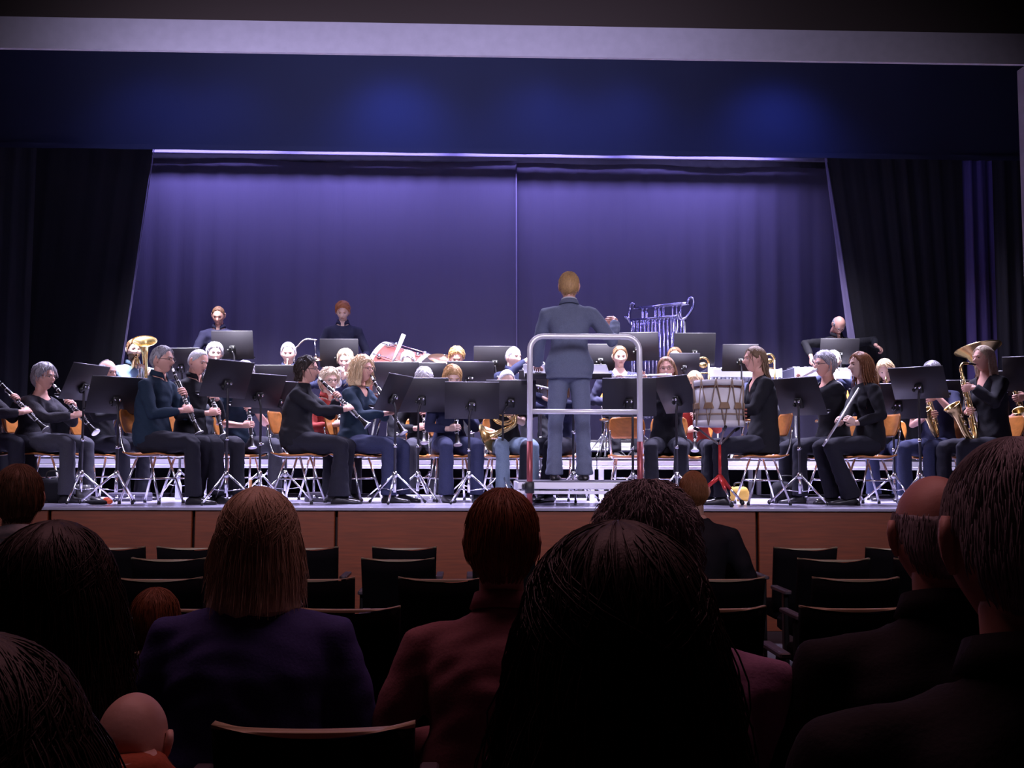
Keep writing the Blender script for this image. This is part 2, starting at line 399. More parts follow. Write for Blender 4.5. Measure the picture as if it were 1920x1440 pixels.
def hair_fall(z0, z1, open_front=82, rx=.088, ry=.108, flare=.02, wave=.006, back=.03, seed=0, thick=.022, rows=26, taper=0.):
    "hair hanging round the sides and back from z0 down to z1"
    b = MB(); rings = []; m_ = 26
    for k in range(rows):
        t = k/(rows-1); z = z0+(z1-z0)*t
        a0 = R(open_front + (8 if t > .5 else 0)*(t-.5)); sc = 1+flare*10*t*.1-taper*t*t
        if z > .03: sc *= math.sqrt(max(.05, 1-((z-.01)/.135)**2))
        cy = .006+back*sm(-.06, -.25, z)
        o_, i_ = [], []
        for i in range(m_+1):
            a = a0+(2*PI-2*a0)*i/m_
            wv = wave*(.3+t)*noise.noise(V((a*6+seed, z*26, seed*1.7)))*1.6+.003*math.sin(a*34+seed)
            wv += .012*t*noise.noise(V((a*2.2, z*6, seed)))
            X = math.sin(a)*(rx*sc+wv); Y_ = -math.cos(a)*(ry*sc+wv)+cy
            if z < -.13: Y_ = Y_*1.0
            o_.append((X, Y_, z+.006*math.sin(a*11+seed)*(1 if k == rows-1 else 0)))
            tk = thick*(1 if 1 < i < m_-1 else .35)
            i_.append((math.sin(a)*(rx*sc-tk), -math.cos(a)*(ry*sc-tk)+cy, z))
        rings.append(o_+i_[::-1])
    b.loft(rings); return b
def strands(n, z1, spread=.02, seed=0, rx=.090, ry=.108, length=None, wav=.012, az=(55, 305), flare=.12, rad=.0012):
    "loose single locks for silhouettes seen close"
    rnd = random.Random(seed); b = MB()
    for _ in range(n):
        a = R(rnd.uniform(*az)); z = rnd.uniform(.04, .11); L = (z-z1)*rnd.uniform(.55, 1.04); pts = []; ph = rnd.uniform(0, 6); k1 = rnd.uniform(.6, 1.4)
        ro = rnd.uniform(-.004, spread)
        for j in range(9):
            t = j/8; zz = z-L*t; s_ = math.sqrt(max(.12, 1-(max(0, zz)/.13)**2))*(1+flare*t)
            o_ = ro*(.4+t)+wav*math.sin(ph+t*9*k1)*t
            pts.append((math.sin(a+wav*5*math.sin(ph+t*5))*(rx*s_+o_), -math.cos(a)*(ry*s_+o_)+.006+.03*sm(-.06, -.25, zz), zz))
        b.tube(pts, [rad]*7+[rad*.8, rad*.3], 3, cap=False)
    return b
HCOL = {'grey': (.36, .35, .38), 'white': (.56, .55, .57), 'silver': (.42, .41, .46), 'blond': (.52, .31, .13), 'paleblond': (.66, .49, .29), 'brown': (.15, .075, .038),
        'dark': (.028, .018, .014), 'red': (.46, .17, .07), 'lightbrown': (.22, .115, .055), 'auburn': (.25, .10, .04), 'ashblond': (.20, .125, .07), 'greyblond': (.60, .49, .35)}
def hmat(c, near=False):
    if near: return mat('near_hair_'+c, HCOL[c], .5, bump=.12, scale=26, stretch=(9, 9, 1.2), var=.2, spec=.3)
    return mat('hair_'+c, HCOL[c], .42, bump=.55, scale=26, stretch=(9, 9, 1.2), var=.28, spec=.35)
def cloth(name, col, rough=.85, b=.25, sc=130):
    return mat('cloth_'+name, col, rough, bump=b*.5, scale=sc, var=.10, sheen=.0, spec=.22)
CL = {'black': cloth('black', (.011, .011, .015)), 'charcoal': cloth('charcoal', (.030, .028, .036), b=.6, sc=70), 'navy': cloth('navy', (.018, .021, .055)), 'teal': cloth('teal', (.014, .028, .050)),
      'suit': cloth('suit', (.13, .15, .22)), 'blue': cloth('blue', (.018, .018, .045)), 'bluegrey': cloth('bluegrey', (.16, .24, .34)), 'trouser': cloth('trouser', (.014, .014, .022)), 'jeans': cloth('jeans', (.15, .20, .27)),
      'darkjeans': cloth('darkjeans', (.03, .035, .08)), 'white': cloth('white', (.7, .7, .72)), 'grey': cloth('grey', (.05, .05, .065)), 'pink': cloth('pink', (.30, .13, .15)), 'rust': cloth('rust', (.36, .09, .04)),
      'violet': cloth('violet', (.07, .075, .26)), 'mauve': cloth('mauve', (.38, .20, .34)), 'checked': cloth('checked', (.30, .20, .34)), 'brownwool': cloth('brownwool', (.05, .03, .02)), 'redknit': cloth('redknit', (.35, .05, .04))}
SHOE = mat('shoe_leather', (.018, .017, .02), .3)
GLAS = mat('glasses_frame', (.05, .035, .04), .3, .3)
JOBS = []
def ik(S, T, l1, l2, pole):
    d = T-S; L = d.length
    if L > (l1+l2)*.995: T = S+d.normalized()*(l1+l2)*.995; d = T-S; L = d.length
    L = max(L, abs(l1-l2)+.02); n = d.normalized(); a = (l1*l1-l2*l2+L*L)/(2*L); h = math.sqrt(max(0, l1*l1-a*a))
    p = V(pole); p = (p-n*p.dot(n)); p = p.normalized() if p.length > 1e-5 else n.orthogonal().normalized()
    return S+n*a+p*h, T
def basis(x, y, zpref):
    x = V(x).normalized(); y = V(y); y = (y-x*y.dot(x)).normalized(); z = x.cross(y)
    if z.dot(V(zpref)) < 0: z = -z
    return Matrix((x, y, z)).transposed()
PEOPLE = []
def person(who, px, py, Y, h=0, base=ST, stand=False, lean=.06, pitch=0, yaw=0, roll=0, hs=1.0, sex='m', fat=1.0, hair='short', hc='brown', skin=None,
           top='black', bottom='trouser', style='shirt', inst=None, grips=None, glasses=False, knees=(.13, .13), feet=None, shin=(0, 0), short=False, flareleg=0.,
           vox=.015, beard=False, legs=True, cat_label=None, seat=.46, chair=True, collar=True, wd=1.0, seed=None, hairparts=None, nofs=(0, 0, 0), twist=0, shoes=True, group=None, extra=None, footy=None):
    seed = seed if seed is not None else len(PEOPLE)+1
    P = at(px, py, Y); hd = R(h); F = V((math.sin(hd), -math.cos(hd), 0))
    root = V((P.x, P.y, base))-F*lean
    M = Matrix.Translation(root) @ Matrix.Rotation(hd, 4, 'Z')
    r = empty('person', M, who, 'person', group); rec = dict(root=r, M=M, who=who); PEOPLE.append(rec)
    skin = skin or SKIN
    Hc = P.z-base
    # lateral offset: crown sits straight above the hips in x
    RH = Matrix.Rotation(R(yaw), 3, 'Z') @ Matrix.Rotation(R(pitch), 3, 'X') @ Matrix.Rotation(R(roll), 3, 'Y')
    # pitch>0 looks down (face -y goes to -z)
    hair_top = .012 if hair in ('bald',) else .02
    Cc = V((0, -lean, Hc-.117*hs-hair_top))
    N = Cc + V((0, .036, -.138*hs)) + V((0, .03, .01))*sm(0, 40, pitch) + V(nofs)
    Mh = Matrix.Translation(Cc) @ (RH.to_4x4()) @ Matrix.Diagonal((hs, hs, hs, 1))
    wsh = (.185 if sex == 'm' else .165)*wd
    hipz = (seat+.085) if not stand else Hc*.515
    Hp = V((0, .02, hipz))
    sk = V((0, 1, 0))
    def spine(t):
        p = Hp.lerp(N, t); p.y += .035*math.sin(PI*min(1, max(0, t)))*(1 if not stand else .4); return p
    f = fat
    prof = [(-.08, .155*f, .115*f), (.0, .172*f, .128*f), (.14, .170*f, .132*f), (.32, .148*f, .118*f), (.46, .145*f, .115*f), (.62, .158*f, .120*f), (.78, .172, .118), (.86, .165, .100), (.935, .118, .080), (.985, .084, .072), (1.04, .069, .068)]
    if sex == 'f': prof = [(t, a*(.93 if t > .2 else 1.02), b*(.93 if t > .3 else 1)) for t, a, b in prof]
    prof = [(t, a*(wd if t < .97 else 1), b) for t, a, b in prof]
    if style == 'suit': prof = [(t, a*(.90 if .25 < t < .7 else 1), b) for t, a, b in prof]
    if style in ('jacket', 'suit'): prof = [(t, a*1.06, b*1.06) if t < .9 else (t, a*1.03, b) for t, a, b in prof]
    if style == 'suit': prof = [(-.11, .212, .140), (-.06, .20, .135)]+[(t, a if t > .25 else a*1.02, b) for t, a, b in prof[1:]]
    if style == 'jacket': prof = [(-.13, .20*f, .15*f)]+prof[1:]
    def torso(b, k=1., t0=-9):
        rows = []; n = 26
        for t, a, c in prof:
            if t < t0: continue
            p = spine(t); th = R(twist)*max(0, t)
            kk = k if k > .98 or t < .9 else .82
            rows.append([V((p.x, p.y, p.z))+Matrix.Rotation(th, 3, 'Z')@V((a*kk*math.copysign(abs(math.cos(q))**.85, math.cos(q)), c*kk*math.sin(q)*(1.06 if math.sin(q) < 0 else 1), 0)) for q in [2*PI*i/n for i in range(n)]])
        b.loft(rows)
        if sex == 'f' and k > .98 and t0 < 0:
            for s_ in (-1, 1): b.ell(spine(.66)+Matrix.Rotation(R(twist*.6), 3, 'Z')@V((s_*.075, -.085*f, 0)), (.07, .055, .065))
    Tw = Matrix.Rotation(R(twist)*.9, 3, 'Z')
    sh = {s_: N+Tw@V((s_*wsh, .012, -.098)) for s_ in (-1, 1)}
    # ---- instrument placement and hand grips (local space)
    mouth = Mh @ V((0, -.100, -.056)); Gs = {}
    rec['mouth'] = mouth
    if inst:
        Gs = inst(rec, mouth, Mh)
    if grips: Gs.update(grips)
    for s_ in (-1, 1):
        if s_ not in Gs: Gs[s_] = (V((s_*.12, -.22, hipz+.07)) if not stand else V((s_*.30, -.06, hipz+.02)), (1, 0, 0) if not stand else (0, 1, 0), (-s_*.35, -1, -.05) if not stand else (-s_*.1, -.1, -1), (0, 0, 1) if not stand else (s_, 0, 0), 'relax')
    l1, l2 = (.285, .25) if sex == 'm' else (.265, .235)
    if stand and Hc > 1.6: l1, l2 = .30, .26
    body, shirt = MB(), MB()
    torso(shirt, 1.0); torso(body, .93, .5)
    body.merge(HEAD, Mh)
    for i in range(len(body.f)): pass
    for s_ in (-1, 1):
        g = Gs[s_]; pos, ax, yd, zp, hk = g[:5]; pole = g[5] if len(g) > 5 else (s_*.7, .45, -1)
        B3 = basis(ax, yd, zp); hsz = .97 if sex == 'm' else .9
        W = V(pos)-B3.col[1]*.086*hsz+B3.col[2]*(.022 if hk in ('grip', 'fist') else .012)
        E, W2 = ik(sh[s_], W, l1, l2, pole)
        Mhand = (B3*hsz).to_4x4(); Mhand.translation = W2
        body.merge(HANDS[hk], Mhand)
        body.tube([sh[s_].lerp(N, .35), sh[s_], sh[s_].lerp(E, .5), E, E.lerp(W2, .35), W2.lerp(E, .12), W2+B3.col[1]*.01], [.024, .034, .038, .035, .036, .026, .025], 10)
        nn = (sh[s_]-N)
        pts = [N+nn*.25+V((0, 0, -.045)), sh[s_], sh[s_].lerp(E, .5), E]; k = 1.12 if style in ('jacket', 'suit') else 1.0
        rad = [.062*k, .066*k, .060*k*(f*.5+.5), .052*k]
        if not short: pts += [E.lerp(W2, .45), E.lerp(W2, .90)]; rad += [.050*k, .037*k+(.006 if style in ('jacket', 'suit') else 0)]
        else: pts[-1] = sh[s_].lerp(E, .78); rad[-1] = .062
        shirt.tube(pts, rad, 14)
        shirt.ell(E if not short else sh[s_], (rad[3]*.98,)*3)
    if short:
        pass
    bm = body.mesh('body', [skin, LIP]); link('body', bm, r)
    # ---- eyes, brows
    for s_ in (-1, 1):
        e = MB(); e.ell((0, 0, 0), (.0115, .0110, .0068), 0, 12, 8)
        e.lathe([(.0055, 0), (.0050, .0015), (.001, .0022)], 10, 1, Matrix.Translation((0, -.0100, .0)) @ Matrix.Rotation(PI/2, 4, 'X'))
        if abs(((h+yaw) % 360)-180) > 60: e.build('eye', [EYEW, IRIS], r, M=Mh @ Matrix.Translation((s_*.030, -.0720, .007)))
    for s_ in (-1, 1):
        brow = MB(); brow.tube([(s_*.014, -.093, .024), (s_*.030, -.092, .030), (s_*.046, -.079, .025)], [.003, .0036, .0018], 6)
        if abs(((h+yaw) % 360)-180) > 60: brow.build('eyebrow', hmat(hc), r, M=Mh)
    # ---- hair
    hm = hmat(hc, Y < 6); hp = []
    near = Y < 6; nl = 1500 if near else 240; lr = .0011 if near else .0026
    def hl_(th_, cu=0., bd=0, lo=0., fr_=0., tp=0., ln=.05, li=.006, nn_=1.): return locks(int(nl*nn_), th_, cu, bd, lo, fr_, tp, ln, lr, li, seed)
    if hair == 'short': hp = [hair_cap(.011, seed=seed, top=.005, strand=.003), hl_(.012, 0, 0, 0, 0, .005)]
    elif hair == 'crop': hp = [hair_cap(.004 if near else .006, seed=seed), hl_(.0085 if near else .006, ln=.03 if near else .02, li=.002, nn_=2.2 if near else 1)] if not hairparts else [hair_cap(.006, seed=seed)]
    elif hair == 'quiff': hp = [hair_cap(.014, .006, seed=seed, top=.014, fringe=.004), hl_(.016, .004, 0, 0, .004, .014, .055, .010)]
    elif hair == 'bald': hp = [hair_cap(.005, bald=1, seed=seed), hl_(.005, bd=1, ln=.025, li=.003, nn_=.6)]
    elif hair == 'thin': hp = [hair_cap(.006, bald=2, seed=seed), hl_(.007, bd=2, ln=.03, li=.004, nn_=.8)]
    elif hair == 'shaggy': hp = [hair_cap(.019, .006, seed=seed, low=.02, fringe=.012, top=.008), hl_(.021, .004, 0, .02, .014, .008, .07, .010)]
    elif hair == 'curly': hp = [hair_cap(.020, .008, seed=seed, low=.03, fringe=.012, top=.006), hl_(.024, .014, 0, .03, .012, .006, .06, .014, 1.5)]
    elif hair == 'pixie': hp = [hair_cap(.017, .003, seed=seed, low=.015, fringe=.020, top=.006), hl_(.019, .002, 0, .015, .022, .006, .08, .007)]
    elif hair == 'curlybob': hp = [hair_cap(.022, .012, seed=seed, low=.02, fringe=.016), hair_fall(.05, -.155, 62, .096, .112, .05, .020, .0, seed, .035), hl_(.026, .014, 0, .02, .016, 0, .08, .014), strands(120, -.16, .016, seed, .098, .114, wav=.022, rad=.003)]
    elif hair == 'bob': hp = [hair_cap(.016, .002, seed=seed, low=.02, fringe=.012, part=.006), hair_fall(.05, -.135, 66, .090, .108, .08, .006, .0, seed, .03), hl_(.018, 0, 0, .02, .012, 0, .08, .004), strands(90, -.14, .006, seed, .092, .110, wav=.006, rad=.0026)]
    elif hair == 'long': hp = [hair_cap(.014, .001, seed=seed, low=.02, part=.006), hair_fall(.05, -.36, 84, .085, .106, .06, .010, .045, seed, .028, 34), hl_(.015, 0, 0, .02, 0, 0, .09, .003), strands(110, -.37, .006, seed, .086, .107, wav=.010, rad=.0026, az=(75, 285))]
    elif hair == 'halfup': hp = [hair_cap(.012, .001, seed=seed), hair_fall(.0, -.34, 118, .078, .104, .02, .010, .06, seed, .04, 30, .25), hl_(.013, 0, 0, 0, 0, 0, .10, .002), strands(60, -.34, .006, seed, .078, .105, wav=.010, rad=.0028, az=(120, 240))]
    elif hair == 'wavylong': hp = [hair_cap(.015, .003, seed=seed, low=.02, part=.006), hair_fall(.05, -.38, 84, .088, .110, .12, .022, .05, seed, .034, 38), hl_(.016, 0, 0, .02, 0, 0, .09, .004), strands(150, -.40, .014, seed, .090, .111, wav=.026, rad=.003, az=(72, 288))]
    elif hair == 'pinned': hp = [hair_cap(.018, .008, seed=seed, low=.035), hair_fall(.02, -.10, 100, .080, .105, .02, .014, .0, seed, .04), hl_(.021, .008, 0, .035, 0, 0, .08, .010)]
    if hairparts: hp += hairparts
    if hp:
        hb = MB()
        for q in hp: hb.merge(q)
        hb.build('hair', hm, r, M=Mh)
    if beard:
        bb = MB(); rings = []
        for k in range(10):
            z = -.040-.078*k/9; ring = []
            for i in range(31):
                a = R(-95+190*i/30); th = math.acos(max(-1, min(1, z/.117))); x, y, zz = head_point(th, a, True)
                ln = math.hypot(x, y)+1e-6; kx = (.006+.003*noise.noise(V((a*8, z*60, seed))))*(sm(-.036, -.055, z+(.022 if abs(i-15) < 5 else 0)*0))
                if abs(x) < .022 and -.064 < z < -.046: kx = -.004
                ring.append((x*(1+kx/ln), y*(1+kx/ln)-.0, zz-.004*sm(.5, 1, k/9)))
            rings.append(ring+[(p[0]*.8, p[1]*.8+.002, p[2]) for p in ring[::-1]])
        bb.loft(rings); bb.build('beard', hm, r, M=Mh)
    if glasses:
        gb = MB()
        for s_ in (-1, 1):
            gb.tube([(s_*.032+.020*math.cos(a), -.103+.004*abs(math.cos(a)), .004+.015*math.sin(a)) for a in [2*PI*i/14 for i in range(15)]], .0017, 5)
            gb.tube([(s_*.052, -.098, .008), (s_*.072, -.050, .010), (s_*.080, .004, .012)], .0018, 5)
        gb.tube([(-.012, -.104, .006), (0, -.108, .008), (.012, -.104, .006)], .0017, 5)
        gb.build('glasses', GLAS, r, M=Mh)
    # ---- shirt (remeshed later into one continuous garment)
    vdep = {'vneck': .115, 'scoop': .06, 'crew': .018, 'turtle': -.05, 'shirt': .035, 'jacket': .16, 'suit': .03, 'back': .0}[style]
    def cut(co, nrm):
        q = co-np.array(N); xx = np.abs(q[:, 0]); yy = q[:, 1]
        front = -.012-vdep*np.clip(1-xx/(.085 if style != 'scoop' else .12), 0, 1)
        zl = np.where(yy < .01, front, .034 if style in ('shirt', 'suit') else .012) if style != 'turtle' else np.full(len(q), .035)
        return (q[:, 2] > zl) & (xx < (.088 if style != 'scoop' else .11)) & (q[:, 2] > -.25)
    JOBS.append((shirt, 'jacket' if style in ('jacket', 'suit') else 'shirt', CL[top], r, vox, cut, seed, .006 if style != 'crew' else .0045))
    if style in ('shirt', 'suit') and collar:
        cb = MB(); n = 22; rings = []
        for rr, dz in ((.066, .040), (.071, .042), (.084, .002), (.076, -.004)):
            rings.append([N+V((0, -.004, 0))+V((rr*math.cos(a), rr*.98*math.sin(a), dz+(.020*math.sin(a)) - (.026 if math.sin(a) < -.9 else 0))) for a in [R(-90+18)+R(324)*i/n for i in range(n+1)]])
        cb.loft(rings+[rings[0]], cap=False, closed=False)
        cb.build('collar', CL[top if style == 'shirt' else 'white'], r)
        if style == 'suit':
            cb2 = MB(); rings = []
            for rr, dz in ((.071, .030), (.077, .032), (.096, -.012), (.086, -.016)):
                rings.append([N+V((rr*math.cos(a), rr*.98*math.sin(a), dz+(.018*math.sin(a)))) for a in [R(-20)+R(220)*i/n for i in range(n+1)]])
            cb2.loft(rings+[rings[0]], cap=False, closed=False); cb2.build('jacket_collar', CL[top], r)
    if style == 'jacket':
        ins = MB(); rows = []
        for t, a, c in [p for p in prof if .3 < p[0] < .93]:
            p = spine(t); rows.append([p+Tw@V((a*.955*math.cos(q), c*.955*math.sin(q), 0)) for q in [2*PI*i/18 for i in range(18)]])
        ins.loft(rows); ins.build('undershirt', CL['navy' if top != 'blue' else 'black'], r)
    # ---- legs
    if legs:
        tb = MB(); tl, sl = (.44, .43) if sex == 'm' else (.42, .41)
        tb.ell(Hp+V((0, -.01, -.005)), (.165*f, .13*f, .10))
        for i, s_ in ((0, -1), (1, 1)):
            hj = Hp+V((s_*.088, -.02, -.01))
            if stand:
                ft = V((s_*(.10 if not feet else feet), .0, .075)); kn = hj.lerp(ft, .5)+V((s_*.01, -.03, 0))
                tb.tube([hj+V((0, 0, .05)), hj, hj.lerp(kn, .5), kn, kn.lerp(ft, .5), ft.lerp(kn, .12), ft+V((0, -.008, -.025))], [.085, .098, .088, .070, .066, .074, .082+flareleg], 14)
            else:
                kx = knees[i]; kn = V((s_*kx, 0, 0)); kz = max(.50, seat+.075); dy = math.sqrt(max(.05, tl**2-(kx-.088)**2-(kz-hj.z)**2)); kn = V((s_*kx, hj.y-dy, kz))
                an = V((s_*kx*.95, kn.y+shin[i], .085)); L = (kn-an).length
                tb.tube([hj+V((0, .05, .01)), hj, hj.lerp(kn, .35), hj.lerp(kn, .75), kn+V((0, .02, 0))], [.09*f, .098*f, .094*f, .078, .070], 14)
                tb.ell(kn+V((0, .008, -.008)), (.066, .066, .064))
                tb.tube([kn+V((0, .0, .01)), kn.lerp(an, .25), kn.lerp(an, .6), kn.lerp(an, .92), an+V((0, 0, -.015))], [.066, .068, .070+flareleg*.5, .074+flareleg, .080+flareleg*1.2], 14)
                ft = an
            if shoes:
                s2 = MB(); toe = R(-s_*8)
                rows = []
                for yy, hw, hh in ((.075, .020, .03), (.06, .031, .055), (.02, .034, .082), (-.03, .036, .070), (-.09, .044, .050), (-.14, .045, .042), (-.18, .036, .034), (-.20, .016, .022)):
                    rows.append([V((hw*math.copysign(abs(math.cos(q))**.7, math.cos(q)), yy, max(0, hh*.5+hh*.5*math.sin(q)))) for q in [2*PI*k/12 for k in range(12)]])
                s2.loft(rows); s2.build('shoe', SHOE, r, M=Matrix.Translation((ft.x, ft.y-.01, .0)) @ Matrix.Rotation(toe, 4, 'Z'))
        JOBS.append((tb, 'trousers', CL[bottom], r, vox, None, seed+50, .006))
    rec.update(N=N, C=Cc, h=h, base=base, lean=lean, sh=sh, Y=Y, who=who, hipz=hipz, Mh=Mh)
    if chair and not stand: seat_chair(M, who, seat)
    return rec

def run_jobs():
    tmp = []
    for k, (mb, name, m, r, vox, cut, seed, amp) in enumerate(JOBS):
        me = mb.mesh(name, m); o = bpy.data.objects.new('tmp', me); C.objects.link(o)
        md = o.modifiers.new('r', 'REMESH'); md.mode = 'VOXEL'; md.voxel_size = vox
        s_ = o.modifiers.new('s', 'SMOOTH'); s_.iterations = 5; s_.factor = .5
        tmp.append(o)
    dg = bpy.context.evaluated_depsgraph_get()
    for o, (mb, name, m, r, vox, cut, seed, amp) in zip(tmp, JOBS):
        me = bpy.data.meshes.new_from_object(o.evaluated_get(dg)); n = len(me.vertices)
        co = np.empty(n*3, np.float32); me.vertices.foreach_get('co', co); co = co.reshape(-1, 3)
        nr = np.empty(n*3, np.float32); me.vertices.foreach_get('normal', nr); nr = nr.reshape(-1, 3)
        # folds: cheap sum of warped sines plus noise
        a, b_, c = co.T; rs = np.random.RandomState(seed); ph = rs.uniform(0, 6, 6)
        wp = np.sin(b_*11+ph[0])+np.sin(a*13+c*7+ph[1])
        d = .5*np.sin(c*46+3.2*wp+a*22+ph[2])+.35*np.sin(a*60+b_*38+2.6*np.sin(c*17+ph[3]))+.25*np.sin(c*90-b_*50+3*wp+ph[4])
        msk = .35+.65*(np.sin(a*9+ph[5])*np.sin(c*8+ph[1])*.5+.5)
        co = co+nr*(d*msk*amp)[:, None]
        me.vertices.foreach_set('co', co.ravel())
        if cut is not None:
            bm = bmesh.new(); bm.from_mesh(me); bm.verts.ensure_lookup_table(); kill = cut(co, nr)
            bmesh.ops.delete(bm, geom=[v for v in bm.verts if kill[v.index]], context='VERTS')
            for _ in range(6):
                new = {}
                for v in bm.verts:
                    if v.is_boundary:
                        nb = [e.other_vert(v).co for e in v.link_edges if e.is_boundary]
                        if len(nb) == 2: new[v] = v.co*.4+(nb[0]+nb[1])*.3
                for v, q in new.items(): v.co = q
            bm.to_mesh(me); bm.free()
        me.materials.clear(); me.materials.append(m)
        me.polygons.foreach_set('use_smooth', [True]*len(me.polygons)); me.update()
        link(name, me, r)
    for o in tmp:
        me = o.data; bpy.data.objects.remove(o); bpy.data.meshes.remove(me)

# ------------------------------------------------------------------ stage chair
def chair_meshes():
    d = {}
    b = MB(); rows = []; n = 14
    for k in range(13):   # seat: curved ply shell, front edge rolls down
        t = k/12; y = -.22+.42*t; z = .448-.022*math.sin(PI*t)+(-.02*(1-sm(0, .14, t))); wd = .195+.02*math.sin(PI*t)-.03*(1-sm(0, .1, t))-.03*sm(.9, 1, t)
        up = [V((-wd+2*wd*i/n, y, z+.012*abs(2*i/n-1)**2)) for i in range(n+1)]
        rows.append(up+[p-V((0, 0, .012)) for p in up[::-1]])
    b.loft(rows); d['seat'] = b.mesh('seat', WOODC)
    b = MB(); rows = []
    for k in range(11):
        t = k/10; z = .62+.21*t; wd = (.15+.035*math.sin(PI*(t*.8+.1)))*(1 if .08 < t < .92 else .88); y = .205+.06*t
        up = [V((-wd+2*wd*i/n, y-.03*(2*i/n-1)**2, z)) for i in range(n+1)]
        rows.append(up+[p+V((0, .011, 0)) for p in up[::-1]])
    b.loft(rows); d['backrest'] = b.mesh('backrest', WOODC)
    b = MB()
    for s_ in (-1, 1):
        b.tube(curve([(s_*.15, -.15, .425), (s_*.16, .12, .425), (s_*.165, .195, .50), (s_*.165, .235, .70)], 5), .0105, 8)
    b.tube([(-.15, -.14, .425), (.15, -.14, .425)], .010, 8); b.tube([(-.16, .10, .425), (.16, .10, .425)], .010, 8)
    d['frame'] = b.mesh('frame', CHROME)
    b = MB(); b.tube([(0, 0, .42), (0, 0, 0)], .011, 8); b.lathe([(.014, 0), (.014, .02), (.010, .025)], 8, 1)
    for k, (sx, sy) in enumerate(((-1, -1), (1, -1), (-1, 1), (1, 1))):
        b = MB(); b.tube([(sx*.14, sy*.06, .425), (sx*.19, sy*.19, .022)], .0105, 8); b.lathe([(.015, 0), (.015, .022), (.011, .028)], 8, 1, Matrix.Translation((sx*.193, sy*.194, 0)))
        d['leg%d' % k] = b.mesh('leg', [CHROME, BLACKM])
    b = MB()
    for s_ in (-1, 1): b.tube([(s_*.166, -.128, .22), (s_*.166, .128, .22)], .008, 6)
    b.tube([(-.166, -.128, .22), (.166, -.128, .22)], .008, 6)
    d['crossbar'] = b.mesh('crossbar', CHROME)
    return d
CHD = chair_meshes()
def stage_chair(M, label, seat=.46):
    r = empty('stage_chair', M, label, 'chair', 'wooden shell chairs on the stage')
    k = Matrix.Diagonal((1, 1, seat/.46, 1))
    for nm, me in CHD.items(): link('leg' if nm.startswith('leg') else nm, me, r, k)
    return r
def seat_chair(M, who, seat):
    stage_chair(M @ Matrix.Translation((0, .01, 0)), ('wooden shell chair under ' + who.replace(' playing the ', ' with the '))[:200], seat) if who in CHAIRLAB or True else None
CHAIRLAB = {}
#PART3
# ------------------------------------------------------------------ instruments (built once, copied per player)
IC = {}
def icopy(kind, label, cat, M, group=None):
    parts = IC[kind]() if callable(IC[kind]) else IC[kind]
    IC[kind] = parts
    r = empty(kind, M, label, cat, group)
    for nm, me in parts: link(nm, me, r)
    return r
def mk_clarinet(L=.66, wood=None):
    wood = wood or GREN; out = []
    b = MB(); b.lathe([(.004, 0), (.007, .012), (.010, .03), (.0115, .085)], 12); out.append(('mouthpiece', b.mesh('mouthpiece', BLACKM)))
    b = MB(); b.lathe([(.0125, .025), (.0128, .028), (.0128, .055), (.0125, .058)], 12); out.append(('ligature', b.mesh('ligature', SILVER)))
    b = MB(); b.lathe([(.0135, .085), (.0155, .11), (.0145, .145), (.0135, .15), (.0135, .33), (.0145, .36), (.0145, L-.13), (.016, L-.115)], 14); out.append(('body', b.mesh('body', wood)))
    b = MB(); b.lathe([(.015, L-.115), (.017, L-.09), (.022, L-.05), (.034, L-.012), (.041, L), (.037, L-.001), (.02, L-.05), (.012, L-.1)], 18, 0); b.lathe([(.0415, L-.004), (.0425, L), (.0415, L+.003), (.038, L+.002)], 18, 1)
    out.append(('bell', b.mesh('bell', [wood, SILVER])))
    b = MB()
    for z in (.088, .147, .335, .355, L-.118): b.lathe([(.0135, z-.004), (.0172, z-.003), (.0172, z+.003), (.0135, z+.004)], 12)
    rnd = random.Random(3)
    z = .165
    while z < L-.13:
        a = rnd.choice((-1.3, -.5, 0, .5, 1.4)); c = V((math.sin(a)*.016, -math.cos(a)*.016, z))
        b.lathe([(.010, 0), (.011, .003), (.0105, .007), (.003, .009)], 10, 0, frame(c, (math.sin(a), -math.cos(a), 0), (0, 0, 1)))
        z += .0145
    for a, z0, z1 in ((.5, .16, .33), (-.45, .36, .53), (.9, .16, .33), (-.9, .17, .31), (1.1, .36, L-.13), (-1.0, .36, L-.15), (0.2, .38, .5), (2.2, .15, .3), (2.6, .37, .5)):
        b.tube([(math.sin(a)*.019, -math.cos(a)*.019, z0), (math.sin(a)*.019, -math.cos(a)*.019, z1)], .0040, 5)
    out.append(('keywork', b.mesh('keywork', SILVER)))
    return out
IC['clarinet'] = mk_clarinet
IC['oboe'] = lambda: mk_clarinet(.60)
def mk_flute():
    b = MB(); b.lathe([(.0115, -.05), (.0125, -.048), (.0125, .0), (.0098, .15), (.0098, .62)], 12); out = [('body', b.mesh('body', SILVER))]
    b = MB(); b.ell((0, -.012, 0), (.011, .005, .019)); out.append(('lip_plate', b.mesh('lip_plate', SILVER)))
    b = MB()
    for k in range(15): b.lathe([(.008, 0), (.008, .004), (.003, .005)], 10, 0, frame((0, -.0105, .20+.026*k), (0, -1, 0), (0, 0, 1)))
    b.tube([(.011, -.006, .19), (.011, -.006, .58)], .0026, 5)
    for z in (.15, .56): b.lathe([(.0098, z-.01), (.0115, z-.009), (.0115, z+.009), (.0098, z+.01)], 12)
    out.append(('keywork', b.mesh('keywork', SILVER))); return out
IC['flute'] = mk_flute
